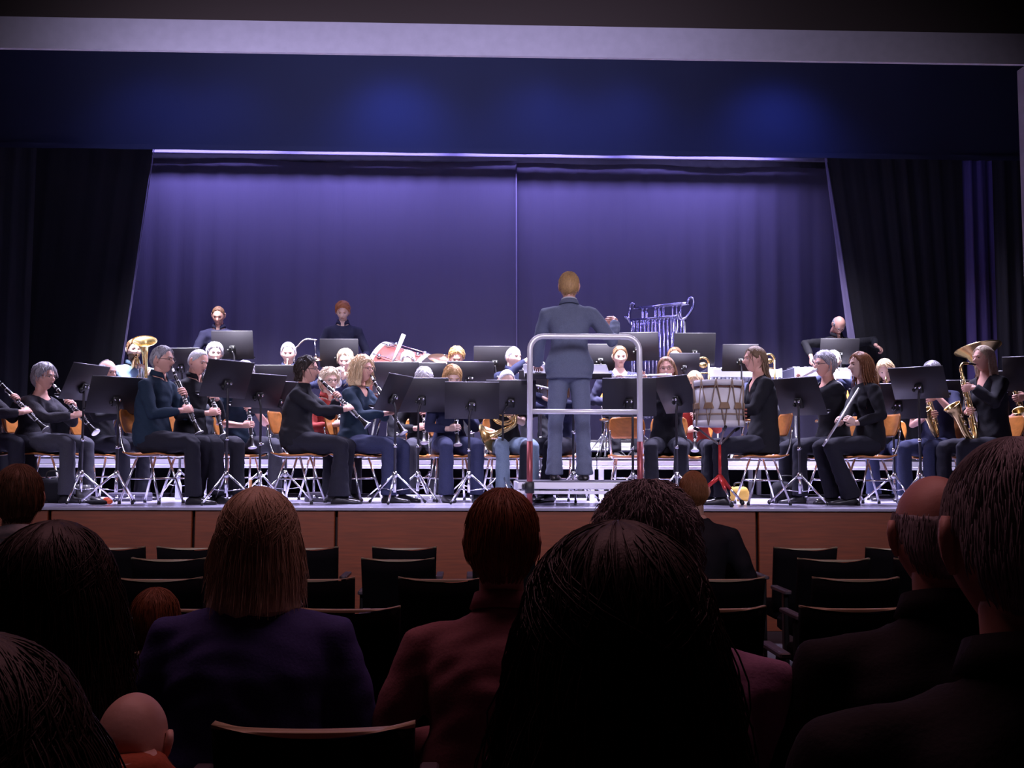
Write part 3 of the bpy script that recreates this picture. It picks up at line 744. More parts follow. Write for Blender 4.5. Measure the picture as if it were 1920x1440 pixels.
def mk_sax(k=1.0):
    out = []
    b = MB(); b.tube([(0, 0, 0), (0, -.05*k, .012*k), (0, -.075*k, .016*k)], [.006, .012, .0125], 10); out.append(('mouthpiece', b.mesh('mouthpiece', BLACKM)))
    b = MB(); b.tube(curve([(0, -.07*k, .015*k), (0, -.13*k, .020*k), (0, -.165*k, -.01*k), (0, -.17*k, -.06*k)], 4), [.010*k, .0105*k, .011*k, .0115*k, .0115*k, .012*k, .012*k, .0125*k, .013*k, .013*k, .0135*k, .0135*k, .014*k], 12); out.append(('neck', b.mesh('neck', BRASS)))
    path = curve([(0, -.17*k, -.055*k), (0, -.165*k, -.25*k), (0, -.16*k, -.50*k), (0, -.165*k, -.60*k), (0, -.205*k, -.655*k), (0, -.255*k, -.60*k), (0, -.285*k, -.50*k), (0, -.315*k, -.40*k), (0, -.345*k, -.34*k)], 6)
    n = len(path); rad = [(.013+.026*(i/n)**.9 + (.034*sm(.78, 1, i/(n-1))))*k for i in range(n)]
    b = MB(); b.tube(path, rad, 16, cap=False); e = path[-1]; d = (path[-1]-path[-2]).normalized()
    b.lathe([(rad[-1], -.002), (rad[-1]+.006, .002), (rad[-1]+.003, .006), (rad[-1]-.004, 0)], 18, 0, frame(e, d), False); out.append(('body_tube', b.mesh('body_tube', BRASS)))
    b = MB()
    rnd = random.Random(5)
    for i in range(16):
        z = (-.10-.032*i)*k; a = (-.5, .5, 0, 1.2, -1.2)[i % 5]; rr = (.016+.020*(i/16))*k; cx = math.sin(a)*rr*1.1; cy = -.166*k-math.cos(a)*rr
        b.lathe([(.011*k, 0), (.012*k, .004), (.005*k, .006)], 10, 0, frame((cx, cy, z), (math.sin(a), -math.cos(a), 0), (0, 0, 1)))
    for a, z0, z1 in ((.95, -.1, -.5), (-.95, -.12, -.42), (1.5, -.2, -.55)):
        b.tube([(math.sin(a)*.034*k, (-.163-math.cos(a)*.02)*k, z0*k), (math.sin(a)*.040*k, (-.163-math.cos(a)*.02)*k, z1*k)], .003, 5)
    for i in range(2): b.lathe([(.020*k, 0), (.021*k, .005), (.008*k, .008)], 12, 0, frame((.038*k, (-.28-.02*i)*k, (-.5+.07*i)*k), (1, 0, 0)))
    out.append(('keywork', b.mesh('keywork', mat('brass_keys', (.85, .70, .42), .25, 1)))); return out
IC['alto_saxophone'] = lambda: mk_sax(.82)
IC['tenor_saxophone'] = lambda: mk_sax(1.08)
def mk_trumpet(k=1.0, bell=.062):
    out = []
    b = MB(); b.tube(curve([(0, 0, 0), (0, 0, .30), (0, 0, .38), (0, -.06, .40), (0, -.10, .36), (0, -.10, .2), (0, -.10, .10), (0, -.05, .06), (0, -.02, .10)], 5), .0062, 8)
    b.lathe([(.013, -.002), (.012, .004), (.005, .03), (.005, .06)], 12); out.append(('leadpipe', b.mesh('leadpipe', SILVER)))
    b = MB(); b.lathe([(.0065, .08), (.0075, .25), (.012, .34), (.022, .40), (.040*bell/.062, .435), (bell, .455), (bell-.003, .455), (.03, .425), (.01, .36)], 20, 0, Matrix.Translation((0, -.055, 0))); out.append(('bell', b.mesh('bell', SILVER)))
    for i in range(3):
        b = MB(); b.tube([(0, .02, .16+.03*i), (0, -.115, .16+.03*i)], .0105, 10); b.tube([(0, .02, .16+.03*i), (0, .045, .16+.03*i)], .003, 6); b.tube([(0, .043, .16+.03*i), (0, .047, .16+.03*i)], .008, 8)
        out.append(('valve', b.mesh('valve', SILVER)))
    return out
IC['trumpet'] = mk_trumpet
IC['flugelhorn'] = lambda: mk_trumpet(1.0, .080)
def mk_lowbrass(k, m):
    "upright valved brass; origin at mouthpiece, bell axis +z, body below"
    out = []
    b = MB(); b.lathe([(.030*k, -.50*k), (.036*k, -.30*k), (.046*k, -.08*k), (.060*k, .08*k), (.085*k, .19*k), (.125*k, .265*k), (.185*k, .315*k), (.215*k, .325*k), (.212*k, .320*k), (.12*k, .255*k), (.06*k, .12*k), (.04*k, 0)], 28, 0, Matrix.Translation((.10*k, -.14*k, 0)), False)
    b.lathe([(.213*k, .318*k), (.219*k, .322*k), (.219*k, .329*k), (.211*k, .329*k)], 28, 0, Matrix.Translation((.10*k, -.14*k, 0)), False); out.append(('bell', b.mesh('bell', m)))
    b = MB(); b.tube(curve([(.10*k, -.14*k, -.48*k), (.09*k, -.14*k, -.60*k), (0, -.14*k, -.67*k), (-.10*k, -.14*k, -.60*k), (-.12*k, -.14*k, -.45*k), (-.12*k, -.14*k, -.10*k), (-.09*k, -.14*k, .02*k), (-.04*k, -.14*k, .0), (-.02*k, -.14*k, -.10*k), (-.02*k, -.14*k, -.45*k)], 5), [q*k for q in np.linspace(.046, .018, 46)], 12); out.append(('bottom_bow', b.mesh('bottom_bow', m)))
    for i in range(3):
        b = MB(); b.tube([(-.055*k+.045*k*i, -.21*k, -.16*k), (-.055*k+.045*k*i, -.21*k, -.38*k)], .017*k, 12); b.tube([(-.055*k+.045*k*i, -.21*k, -.11*k), (-.055*k+.045*k*i, -.21*k, -.16*k)], .004, 6); b.tube([(-.055*k+.045*k*i, -.21*k, -.105*k), (-.055*k+.045*k*i, -.21*k, -.112*k)], .012*k, 10)
        out.append(('valve', b.mesh('valve', SILVER)))
    b = MB(); b.tube(curve([(0, -.005, 0), (0, -.06*k, .01*k), (-.03*k, -.12*k, 0), (-.08*k, -.19*k, -.08*k), (-.09*k, -.20*k, -.25*k), (-.06*k, -.22*k, -.42*k), (0, -.22*k, -.45*k), (.06*k, -.20*k, -.38*k), (.05*k, -.19*k, -.2*k)], 4), .0085*k+.001, 8)
    b.lathe([(.017, 0), (.016, .006), (.006, .035), (.006, .06)], 12, 0, frame((0, .0, 0), (0, -1, .1)))
    b.tube(curve([(.02*k, -.2*k, -.30*k), (.07*k, -.22*k, -.33*k), (.07*k, -.22*k, -.46*k), (.02*k, -.22*k, -.48*k), (-.03*k, -.22*k, -.42*k)], 4), .009*k, 8); out.append(('tubing', b.mesh('tubing', m))); return out
IC['euphonium'] = lambda: mk_lowbrass(.62, BRASS)
IC['silver_euphonium'] = lambda: mk_lowbrass(.60, SILVER)
IC['tuba'] = lambda: mk_lowbrass(1.08, BRASS)
def mk_horn():
    out = []
    b = MB(); b.tube([(.0+.125*math.cos(a)*(1-.02*i/40), .0, .125*math.sin(a)*(1-.02*i/40)) for i, a in enumerate([PI*.1+2*PI*1.6*i/40 for i in range(41)])], [.007+.010*i/40 for i in range(41)], 8)
    b.tube([(.10*math.cos(a), -.025, .10*math.sin(a)) for a in [2*PI*i/24 for i in range(25)]], .008, 8)
    for z in (-.05, 0, .05): b.tube(curve([(-.09, -.03, z), (0, -.035, z+.01), (.06, -.03, z+.03)], 4), .007, 8)
    out.append(('coil', b.mesh('coil', BRASS)))
    b = MB(); b.tube(curve([(-.11, .0, -.05), (-.10, -.0, -.12), (-.04, 0, -.16), (.03, .0, -.19), (.09, .0, -.22)], 4), [.018+.016*(i/16)**1.5 for i in range(17)], 12, cap=False)
    b.lathe([(.034, 0), (.050, .04), (.085, .075), (.150, .10), (.148, .10), (.08, .07), (.04, .03)], 24, 0, frame((.09, 0, -.22), (.9, .1, -.35)), False); out.append(('bell', b.mesh('bell', BRASS)))
    b = MB(); b.tube(curve([(.10, .0, .07), (.12, .02, .14), (.06, .10, .20), (0, .20, .23)], 4), .006, 8); b.lathe([(.012, 0), (.011, -.005), (.005, -.04)], 10, 0, frame((0, .20, .23), (-.4, 1, .3))); out.append(('mouthpipe', b.mesh('mouthpipe', SILVER)))
    b = MB()
    for i in range(4): b.lathe([(.016, -.012), (.017, 0), (.016, .012)], 12, 0, frame((-.05+.035*i, -.045, 0), (0, 1, 0)))
    out.append(('valves', b.mesh('valves', SILVER))); return out
IC['french_horn'] = mk_horn
def mk_trombone():
    out = []
    b = MB()
    for x in (-.055, .055): b.tube([(x, 0, -.35), (x, 0, .22)], .010, 10)
    b.tube([(.055*math.cos(a), 0, .22+.055*math.sin(a)) for a in [PI*i/14 for i in range(15)]], .0115, 10)
    for z in (.12, -.05, -.2): b.box((0, 0, z), (.11, .014, .012), bev=.003)
    b.ell((0, 0, .20), (.040, .02, .030)); out.append(('tuning_slide', b.mesh('tuning_slide', BRASS)))
    b = MB(); b.lathe([(.010, 0), (.012, -.12), (.022, -.24), (.045, -.31), (.085, -.345), (.11, -.355), (.108, -.355), (.04, -.30)], 24, 0, Matrix.Translation((-.055, 0, -.30)), False); out.append(('bell', b.mesh('bell', BRASS)))
    b = MB()
    for x in (.055, .135): b.tube([(x, 0, -.95), (x, 0, -.2)], .0072, 8)
    b.tube([(.095+.04*math.cos(a), 0, -.95+.04*math.sin(a)) for a in [-PI*i/10 for i in range(11)]], .0078, 8); b.box((.095, 0, -.28), (.08, .012, .012), bev=.003); out.append(('slide', b.mesh('slide', SILVER))); return out
IC['trombone'] = mk_trombone

def I_clar(down=48, side=0, kind='clarinet', who='', lab=None, z1=.26, z2=.43):
    def f(rec, mouth, Mh):
        d = V((math.sin(R(side)), -math.cos(R(down)), -math.sin(R(down)))).normalized(); m = mouth+V((0, .012, .002))
        Mi = rec['M'] @ frame(m, d, (1, 0, 0))
        icopy(kind, lab or ('black %s with silver keys played by ' % kind)+rec['who'], kind, Mi, 'clarinets' if kind == 'clarinet' else None)
        c1, c2 = m+d*z1, m+d*z2; fw = d.cross(V((1, 0, 0))).normalized()
        if fw.y > 0: fw = -fw
        up = -d
        g1 = (c1+fw*.006, d, (-.75, -.55, .12), (.5, -.8, .2), 'grip', (.75, .3, -1)); g2_ = (c2+fw*.006, d, (.75, -.6, .10), (-.5, -.8, .2), 'grip', (-.75, .3, -1))
        return {1: g1, -1: g2_}
    return f
def I_flute(ang=8, kind='flute', lab=None):
    def f(rec, mouth, Mh):
        d = V((-1, -.12, -math.sin(R(ang)))).normalized(); m = mouth+V((.0, -.014, -.004))
        icopy(kind, lab or 'silver flute played by '+rec['who'], 'flute', rec['M'] @ frame(m, d, (0, 0, 1)) @ Matrix.Rotation(PI/2, 4, 'Z'), 'flutes')
        return {1: (m+d*.24, d, (.15, .6, .8), (0, .5, -.8), 'grip', (.8, -.2, -1)), -1: (m+d*.46, d, (.1, -.5, .8), (0, .6, .8), 'grip', (-1, .1, -.8))}
    return f
def I_sax(kind, tilt=8, side=-12, lab=None):
    k = .82 if kind.startswith('alto') else 1.08
    def f(rec, mouth, Mh):
        m = mouth+V((0, .012, 0)); Mi = Matrix.Translation(m) @ Matrix.Rotation(R(side), 4, 'Y') @ Matrix.Rotation(R(tilt), 4, 'X')
        icopy(kind, lab or 'brass saxophone played by '+rec['who'], 'saxophone', rec['M'] @ Mi, 'saxophones')
        ax = Mi.to_3x3() @ V((0, 0, -1))
        return {1: (Mi @ V((0, -.17*k, -.20*k)), ax, (-.8, -.5, .1), (.6, -.7, .2), 'grip', (.8, .2, -1)), -1: (Mi @ V((0, -.165*k, -.40*k)), ax, (.8, -.5, .1), (-.6, -.7, .2), 'grip', (-.8, .3, -1))}
    return f
def I_trp(kind='trumpet', down=12, side=0, lab=None):
    def f(rec, mouth, Mh):
        d = V((math.sin(R(side)), -math.cos(R(down)), -math.sin(R(down)))).normalized(); m = mouth
        z = d.cross(V((1, 0, 0))).normalized(); z = z if z.z > 0 else -z
        x = z.cross(d); Mi = Matrix((x, z, d)).transposed().to_4x4(); Mi.translation = m
        icopy(kind, lab or 'silver %s played by ' % kind+rec['who'], kind, rec['M'] @ Mi, 'trumpets')
        return {1: (m+d*.18+z*-.05, z, (-.6, -.7, .1), (.8, -.3, 0), 'grip', (1, .0, -.8)), -1: (m+d*.20+z*.02, d, (.75, -.55, .1), (-.3, -.2, 1), 'grip', (-1, .0, -.8))}
    return f
def I_low(kind, lab, tiltx=8, tilty=0, cat='euphonium'):
    k = {'euphonium': .62, 'silver_euphonium': .60, 'tuba': 1.08}[kind]
    def f(rec, mouth, Mh):
        Mi = Matrix.Translation(mouth+V((0, -.004, 0))) @ Matrix.Rotation(R(tilty), 4, 'Y') @ Matrix.Rotation(R(tiltx), 4, 'X')
        icopy(kind, lab, cat, rec['M'] @ Mi)
        return {-1: (Mi @ V((-.01*k, -.21*k, -.12*k)), (1, 0, 0), (.3, -.9, .0), (0, 0, 1), 'relax', (-1, .1, -.8)), 1: (Mi @ V((.14*k, -.10*k, -.30*k)), (0, 0, 1), (-.4, -.9, 0), (1, 0, 0), 'grip', (1, .2, -.8))}
    return f
def I_horn(lab):
    def f(rec, mouth, Mh):
        m = mouth+V((0, -.01, 0)); Mi = Matrix.Translation(m) @ Matrix.Rotation(R(-25), 4, 'Z') @ Matrix.Translation((0, -.20, -.23)) @ Matrix.Diagonal((-1, 1, 1, 1))
        icopy('french_horn', lab, 'french horn', rec['M'] @ Mi)
        return {1: (Mi @ V((0, -.03, .02)), (1, 0, .2), (-.5, -.8, .2), (0, 0, 1), 'grip', (1, .0, -.8)), -1: (Mi @ V((.10, 0, -.24)), (1, 0, 0), (-.2, -.6, -.6), (0, 1, 0), 'relax', (-1, .0, -.8))}
    return f

# ------------------------------------------------------------------ music stands
def desk_mesh():
    b = MB(); b.box((0, 0, .17), (.50, .006, .34), bev=.012); b2 = MB(); b2.box((0, -.028, .005), (.50, .055, .005), bev=.004); b2.box((0, -.054, .014), (.50, .004, .020), bev=.003)
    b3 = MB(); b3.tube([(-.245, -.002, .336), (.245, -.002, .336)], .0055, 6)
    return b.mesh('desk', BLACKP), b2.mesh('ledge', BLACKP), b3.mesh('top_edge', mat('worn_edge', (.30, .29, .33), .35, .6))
DESK, LEDGE, TEDGE = desk_mesh()
def clamp_mesh():
    b = MB(); b.box((0, .02, .12), (.07, .03, .09), bev=.008); b.lathe([(.016, 0), (.018, .004), (.018, .016), (.012, .02)], 10, 0, frame((.04, .03, .11), (1, 0, 0))); b.lathe([(.012, 0), (.012, .012)], 8, 1, frame((-.02, .036, .145), (0, 1, 0))); b.lathe([(.008, 0), (.008, .01)], 8, 1, frame((.02, .036, .145), (0, 1, 0)))
    return b.mesh('clamp', [BLACKM, CHROME])
CLAMP = clamp_mesh()
def tripod_meshes(sp=.30, hh=.26, foot=BLACKM, m=CHROME):
    out = []
    for k in range(3):
        a = 2*PI*k/3+.5; e = V((math.cos(a)*sp, math.sin(a)*sp, .012)); b = MB(); b.tube([(math.cos(a)*.02, math.sin(a)*.02, hh), e], .0095, 8); b.tube([e.lerp(V((0, 0, hh)), .05), e+V((0, 0, -.002))], .013, 8, 1)
        b.tube([V((0, 0, hh*.45)), e.lerp(V((0, 0, hh)), .5)], .004, 6); out.append(b.mesh('leg', [m, foot]))
    return out
TRI = tripod_meshes()
def stand(label, px, Y, dpy, h, base=ST, tilt=24, w=.5, hg=.34, sheet=None, rot=0, yawb=0, roll=0, legs=True, polepx=None):
    "px,dpy = pixel of the desk centre; h = direction the reading side faces"
    c = at(px, dpy, Y); H = R(h); Md = Matrix.Translation((c.x, Y, c.z)) @ Matrix.Rotation(H, 4, 'Z') @ Matrix.Rotation(R(roll), 4, 'Y') @ Matrix.Rotation(R(-tilt), 4, 'X') @ Matrix.Diagonal((w/.5, 1, hg/.34, 1)) @ Matrix.Translation((0, 0, -.17))
    pb = V((c.x, Y, 0)) if polepx is None else V((at(polepx, dpy, Y).x, Y, 0))
    r = empty('music_stand', (pb.x, Y+.0, base), label, 'music stand', 'black orchestra music stands'); r.rotation_euler.z = R(yawb)
    bpy.context.view_layer.update if 0 else None
    Ri = Matrix.Translation((pb.x, Y, base)) @ Matrix.Rotation(R(yawb), 4, 'Z'); Ri = Ri.inverted()
    dk = link('desk', DESK, r, Ri @ Md)
    for nm, me in (('ledge', LEDGE), ('top_edge', TEDGE), ('clamp', CLAMP)): link(nm, me, dk)
    att = (Ri @ Md) @ V((0, .03, .10)); zt_ = att.z
    b = MB(); b.tube([(0, 0, .20), (0, 0, zt_-.07), (att.x*.5, att.y*.5, zt_-.02), att], [.0125, .0105, .0105, .010], 10); b.build('pole', BLACKP, r)
    b = MB(); b.lathe([(.020, .235), (.024, .24), (.024, .275), (.018, .29)], 12); b.tube([(0, 0, .10), (0, 0, .26)], .014, 10); b.build('hub', CHROME, r)
    b = MB(); b.lathe([(.017, zt_*.55), (.017, zt_*.55+.03)], 10); b.tube([(0, 0, zt_*.55+.015), (.035, 0, zt_*.55+.015)], .006, 6); b.build('height_collar', CHROME, r)
    for me in TRI: link('leg', me, r)
    if sheet:
        b = MB(); b.box((0, -.008, .165), (.40, .003, .30)); s_ = b.build('sheet_music', PAPER, None, False, M=Matrix.Translation((c.x, Y, c.z)) @ Matrix.Rotation(H, 4, 'Z') @ Matrix.Rotation(R(-tilt), 4, 'X') @ Matrix.Translation((.02, 0, -.17)))
        tag(s_, sheet, 'sheet music')
    return r
#PART4
# ------------------------------------------------------------------ conductor's podium
YP = 9.20
pc = at(1092, 900, YP+.3).x; pd = empty('conductor_podium', (pc, YP, ST), 'low aluminium conductor podium with a bent tube guard rail', 'podium')
pw = 1.16
MB().box((0, .40, .205), (pw, .80, .02), bev=.004).build('deck_board', mat('podium_board', (.10, .095, .12), .45), pd, False)
b = MB(); b.box((0, -.005, .175), (pw+.02, .035, .055), bev=.006); b.box((0, -.008, .118), (pw+.02, .03, .030), bev=.006); b.box((0, .805, .165), (pw+.02, .035, .08), bev=.006)
for s_ in (-1, 1): b.box((s_*(pw/2), .40, .165), (.03, .80, .08), bev=.006)
b.build('frame', ALU, pd, False)
for sx in (-1, 1):
    for yy in (.05, .74): MB().box((sx*(pw/2-.08), yy, .065), (.05, .05, .13), bev=.006).build('leg', ALU, pd, False)
rw, rt = .475, at(1095, 631, YP-.04).z-ST; rm = at(1095, 772, YP-.04).z-ST
xc = at(1096.5, 700, YP-.04).x-pc
arc = lambda cx, cz, r, a0, a1: [(cx+r*math.cos(a0+(a1-a0)*i/8), -.04, cz+r*math.sin(a0+(a1-a0)*i/8)) for i in range(9)]
MB().tube([(xc-rw, -.04, .55)]+arc(xc-rw+.12, rt-.12, .12, PI, PI/2)+arc(xc+rw-.12, rt-.12, .12, PI/2, 0)+[(xc+rw, -.04, .55)], .025, 12).build('guard_rail', mat('rail_metal', (.90, .89, .92), .38, .35), pd)
MB().tube([(xc-rw, -.04, rm), (xc+rw, -.04, rm)], .022, 12).build('middle_rail', mat('rail_metal', (.8, .79, .83), .45, .75), pd)
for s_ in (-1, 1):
    MB().tube([(xc+s_*rw, -.04, .555), (xc+s_*rw, -.04, .02)], .0255, 12).build('rail_post', mat('red_reflection_tube', (.36, .085, .09), .4, .5), pd)  # red reflection of the hall put into the colour of the lower posts
    b = MB(); b.box((xc+s_*rw, -.035, .16), (.075, .07, .10), bev=.01); b.lathe([(.03, 0), (.03, .02), (.02, .03)], 10, 0, frame((xc+s_*(rw+.035), -.04, .17), (s_, 0, 0))); b.build('clamp', BLACKM, pd)

# ------------------------------------------------------------------ the conductor
W = 'conductor in a blue-grey suit standing on the podium, back to the hall'
def cgrip():
    return {}
P0 = at(1067, 509, 9.55)
person(W, 1067, 509, 9.55, h=176, base=ST+.215, stand=True, lean=.02, hs=1.12, hair='short', hc='blond', skin=SKINR, top='suit', bottom='suit', style='suit', vox=.011, seed=4, wd=1.10, fat=1.08, pitch=1, feet=.135,
       grips={1: (V((.30, -.42, .99)), (1, 0, 0), (.2, -1, .1), (0, 0, 1), 'relax', (1, .6, -.3)), -1: (V((-.385, -.26, 1.475)), (0, .2, 1), (.25, -.7, .75), (-1, 0, .3), 'grip', (-.55, .15, -1.3))})

# ------------------------------------------------------------------ front left: clarinets
G1, G2 = 'clarinet players on the left', 'brass players on the riser'
person('dark-haired woman in black, cut off by the left edge', -26, 668, 9.6, h=86, sex='f', hair='long', hc='dark', top='charcoal', style='crew', inst=I_clar(44, lab='clarinet of the half-hidden player at the left edge'), knees=(.1, .14), seed=11, vox=.014)
person('grey-haired woman in glasses and charcoal sweater playing clarinet', 84, 680, 9.85, h=72, sex='f', hair='shaggy', hc='grey', glasses=True, top='charcoal', bottom='grey', style='scoop', fat=1.08, inst=I_clar(43), knees=(.10, .17), seed=12, vox=.013, skin=SKINR)
person('bald man with clarinet behind two music stands', 202, 672, 10.6, h=62, hair='thin', hc='grey', top='black', inst=I_clar(52, lab='clarinet of the bald man behind two stands'), skin=SKINR, glasses=True, seed=13, pitch=8)
person('man in glasses and teal shirt on the stage edge, clarinet raised', 306, 647, 9.55, h=74, hair='short', hc='grey', glasses=True, top='teal', bottom='trouser', inst=I_clar(64, lab='clarinet of the man in the teal shirt'), knees=(.11, .19), seed=14, vox=.012, skin=SKINR, shin=(-.02, .12), fat=1.12, wd=1.04)
person('older white-haired man in an open black shirt, second clarinet', 373, 652, 9.95, h=58, hair='crop', hc='white', top='black', bottom='trouser', inst=I_clar(66, lab='clarinet of the older man in the open shirt'), seed=15, vox=.013, skin=SKINR, pitch=14, lean=.05)
person('white-haired woman in glasses behind the slanted stand', 458, 677, 10.55, h=35, sex='f', hair='shaggy', hc='white', glasses=True, top='teal', bottom='grey', inst=I_clar(74, lab='clarinet pointed down by the woman behind the slanted stand'), seed=16, pitch=20, skin=SKINR, short=True, knees=(.2, .2))
person('dark-haired woman in a black turtleneck playing clarinet', 577, 666, 9.7, h=80, sex='f', hair='pinned', hc='dark', glasses=True, top='black', bottom='trouser', style='turtle', fat=1.16, inst=I_clar(43, lab='long clarinet of the woman in the turtleneck'), knees=(.10, .16), seed=17, vox=.012, flareleg=.022, shin=(.02, .08), skin=SKINR)
person('woman with blond curls and glasses, half hidden in row two', 618, 690, 10.5, h=30, sex='f', hair='curly', hc='greyblond', glasses=True, top='redknit', inst=I_clar(60, lab='clarinet of the half hidden woman with glasses'), seed=18, skin=SKINP)
person('woman with shoulder-length blond curls in a dark v-neck', 680, 666, 10.1, h=64, sex='f', hair='curlybob', hc='paleblond', top='teal', bottom='darkjeans', style='vneck', inst=I_clar(56, lab='clarinet of the woman with blond curls'), knees=(.10, .17), seed=19, vox=.013, skin=SKINR, glasses=True)
person('player behind the double stand, white-haired, head bowed', 795, 688, 10.9, h=5, hair='shaggy', hc='white', top='black', bottom='grey', pitch=30, inst=I_clar(66, kind='oboe', lab='oboe of the bowed white-haired player'), seed=20, skin=SKINR)
person('woman with short straw-blond hair in a navy top', 848, 683, 10.35, h=14, sex='f', hair='pixie', hc='blond', top='navy', bottom='darkjeans', style='scoop', inst=I_clar(70, kind='oboe', lab='oboe of the woman with straw-blond hair'), knees=(.13, .17), seed=21, skin=SKINP, pitch=22, shin=(.03, .02))
person('player in pale jeans behind the paired stands', 950, 690, 10.6, h=12, hair='crop', hc='white', top='black', bottom='jeans', short=True, inst=I_horn('french horn on the lap of the player in jeans'), seed=22, pitch=18, knees=(.13, .17), skin=SKINP)
person('flute player hidden behind the conductor', 1046, 694, 10.5, h=-35, sex='f', hair='bob', hc='brown', top='navy', bottom='trouser', inst=I_flute(-14, lab='flute poking out left of the conductor'), seed=23, knees=(.14, .12), flareleg=.02)
person('woman with long brown hair playing flute right of the podium', 1250, 667, 10.3, h=-14, sex='f', hair='long', hc='lightbrown', glasses=True, top='black', bottom='trouser', style='jacket', inst=I_flute(2, lab='silver flute held level right of the podium'), knees=(.13, .15), seed=24, vox=.013, skin=SKINR, roll=-6)
# right side
person('young woman in a black jacket sitting behind the rope drum', 1415, 647, 9.68, h=-86, sex='f', hair='halfup', hc='ashblond', top='black', bottom='trouser', style='jacket', seed=25, vox=.012, knees=(.14, .12), skin=SKINR, lean=.04, shin=(-.02, .02),
       grips={1: (V((.06, -.40, .83)), (0, 0, 1), (-.3, -1, 0), (1, 0, 0), 'relax'), -1: (V((-.10, -.34, .74)), (1, 0, 0), (.1, -1, 0), (0, 0, 1), 'relax')})
person('grey-haired woman in glasses and black jacket, right side', 1545, 658, 10.1, h=-76, sex='f', hair='shaggy', hc='silver', glasses=True, top='black', bottom='trouser', style='jacket', inst=I_flute(14, lab='flute of the grey-haired woman in the jacket'), seed=26, vox=.013, skin=SKINR, fat=1.05)
person('young woman with long wavy auburn hair holding a flute', 1612, 658, 9.7, h=-84, sex='f', hair='wavylong', hc='auburn', top='black', bottom='trouser', style='crew', seed=27, vox=.012, knees=(.11, .13), skin=SKINP, lean=.05, flareleg=.012, shin=(.14, .20),
       grips={1: (V((.19, -.27, .77)), (0, .55, .8), (-.25, -1, 0), (1, -.3, .2), 'grip'), -1: (V((.17, -.36, .745)), (0, .55, .8), (.5, -.9, 0), (-1, -.3, .2), 'grip')})
person('woman with blond bob reading behind the right stands', 1660, 671, 11.0, h=-24, sex='f', hair='bob', hc='paleblond', top='black', bottom='darkjeans', inst=I_sax('alto_saxophone', 6, lab='alto saxophone of the woman with the blond bob'), seed=28, pitch=20, skin=SKINP, roll=-8)
person('grey-haired saxophonist in a short-sleeved dark shirt', 1748, 675, 10.35, h=-48, hair='short', hc='grey', top='navy', bottom='darkjeans', short=True, inst=I_sax('alto_saxophone', 4, lab='alto saxophone of the man in short sleeves'), seed=29, pitch=18, skin=SKINR)
person('woman with long blond hair playing tenor saxophone', 1843, 646, 9.85, h=-74, sex='f', hair='long', hc='greyblond', top='black', bottom='trouser', style='jacket', inst=I_sax('tenor_saxophone', 6, -8, lab='brass tenor saxophone of the long-haired blond woman'), seed=30, vox=.012, skin=SKINR, knees=(.15, .12))
person('grey-haired man at the far right edge of the band', 1904, 679, 10.3, h=-35, hair='short', hc='silver', glasses=True, top='navy', inst=I_sax('alto_saxophone', 6, lab='saxophone of the man at the right edge'), seed=31, skin=SKINR, short=True)

# brass on the riser
fa, fb = at(1606, 736, 9.50), at(1552, 822, 9.38)
icopy('flute', 'silver flute held slanting down by the auburn-haired woman', 'flute', frame(fa, fb-fa, (1, 0, 0)), 'flutes')
person('bearded man in a blue-grey shirt playing euphonium, far left', 252, 635, 12.1, h=34, base=Z1, hair='short', hc='lightbrown', beard=True, glasses=True, top='bluegrey', inst=I_low('euphonium', 'brass euphonium of the bearded man', 30, -14), seed=32, skin=SKINP, vox=.016)
person('grey-haired brass player in glasses behind the clarinets', 403, 642, 12.1, h=22, base=Z1, hair='shaggy', hc='grey', glasses=True, top='blue', inst=I_trp('flugelhorn', 36, lab='bright flugelhorn pointed down behind the clarinets'), seed=33, skin=SKINP, vox=.016)
person('white-haired man facing front beside the hanging cymbal', 541, 641, 12.1, h=6, base=Z1, hair='short', hc='white', top='navy', inst=I_trp('trumpet', 42, lab='trumpet of the man beside the hanging cymbal'), seed=34, skin=SKINP, vox=.016, pitch=8)
person('short-haired man with hands at his face below the redhead', 648, 655, 12.1, h=-4, base=Z1, hair='quiff', hc='greyblond', top='navy', inst=I_trp('trumpet', 20, lab='trumpet of the player below the redhead'), seed=35, skin=SKINP, vox=.017, pitch=10)
person('white-haired player in front of the maroon bass drum', 765, 656, 12.1, h=0, base=Z1, hair='short', hc='white', top='navy', inst=I_trp('trumpet', 40, lab='trumpet of the player before the bass drum'), seed=36, skin=SKINP, pitch=26, vox=.017)
person('sandy-haired man looking down beside the tilted cymbal', 856, 650, 12.3, h=4, base=Z1, hair='quiff', hc='blond', top='navy', inst=I_trp('trumpet', 30, lab='trumpet of the sandy-haired man'), seed=37, skin=SKINR, pitch=22, vox=.017)
person('man with cropped grey hair playing trumpet left of the podium', 963, 648, 12.1, h=38, base=Z1, hair='crop', hc='grey', top='navy', inst=I_trp('trumpet', 4, 6, lab='trumpet held level left of the podium'), seed=38, skin=SKINP, pitch=4, vox=.015)
person('dark-haired man in an open navy jacket facing the hall', 1162, 648, 12.1, h=2, base=Z1, hair='short', hc='brown', top='blue', style='jacket', seed=39, skin=SKINP, vox=.014, pitch=6)
person('man with a side parting below the tubular bells', 1265, 650, 12.15, h=-8, base=Z1, hair='short', hc='brown', top='navy', seed=40, skin=SKINP, vox=.017, inst=I_trp('trumpet', 30, lab='trumpet of the man below the tubular bells'))
person('pale-haired player between the flute and the rope drum', 1302, 694, 11.0, h=-12, sex='f', hair='bob', hc='paleblond', top='redknit', pitch=20, seed=41, skin=SKINP, inst=I_clar(70, lab='clarinet of the pale-haired player left of the drum'))
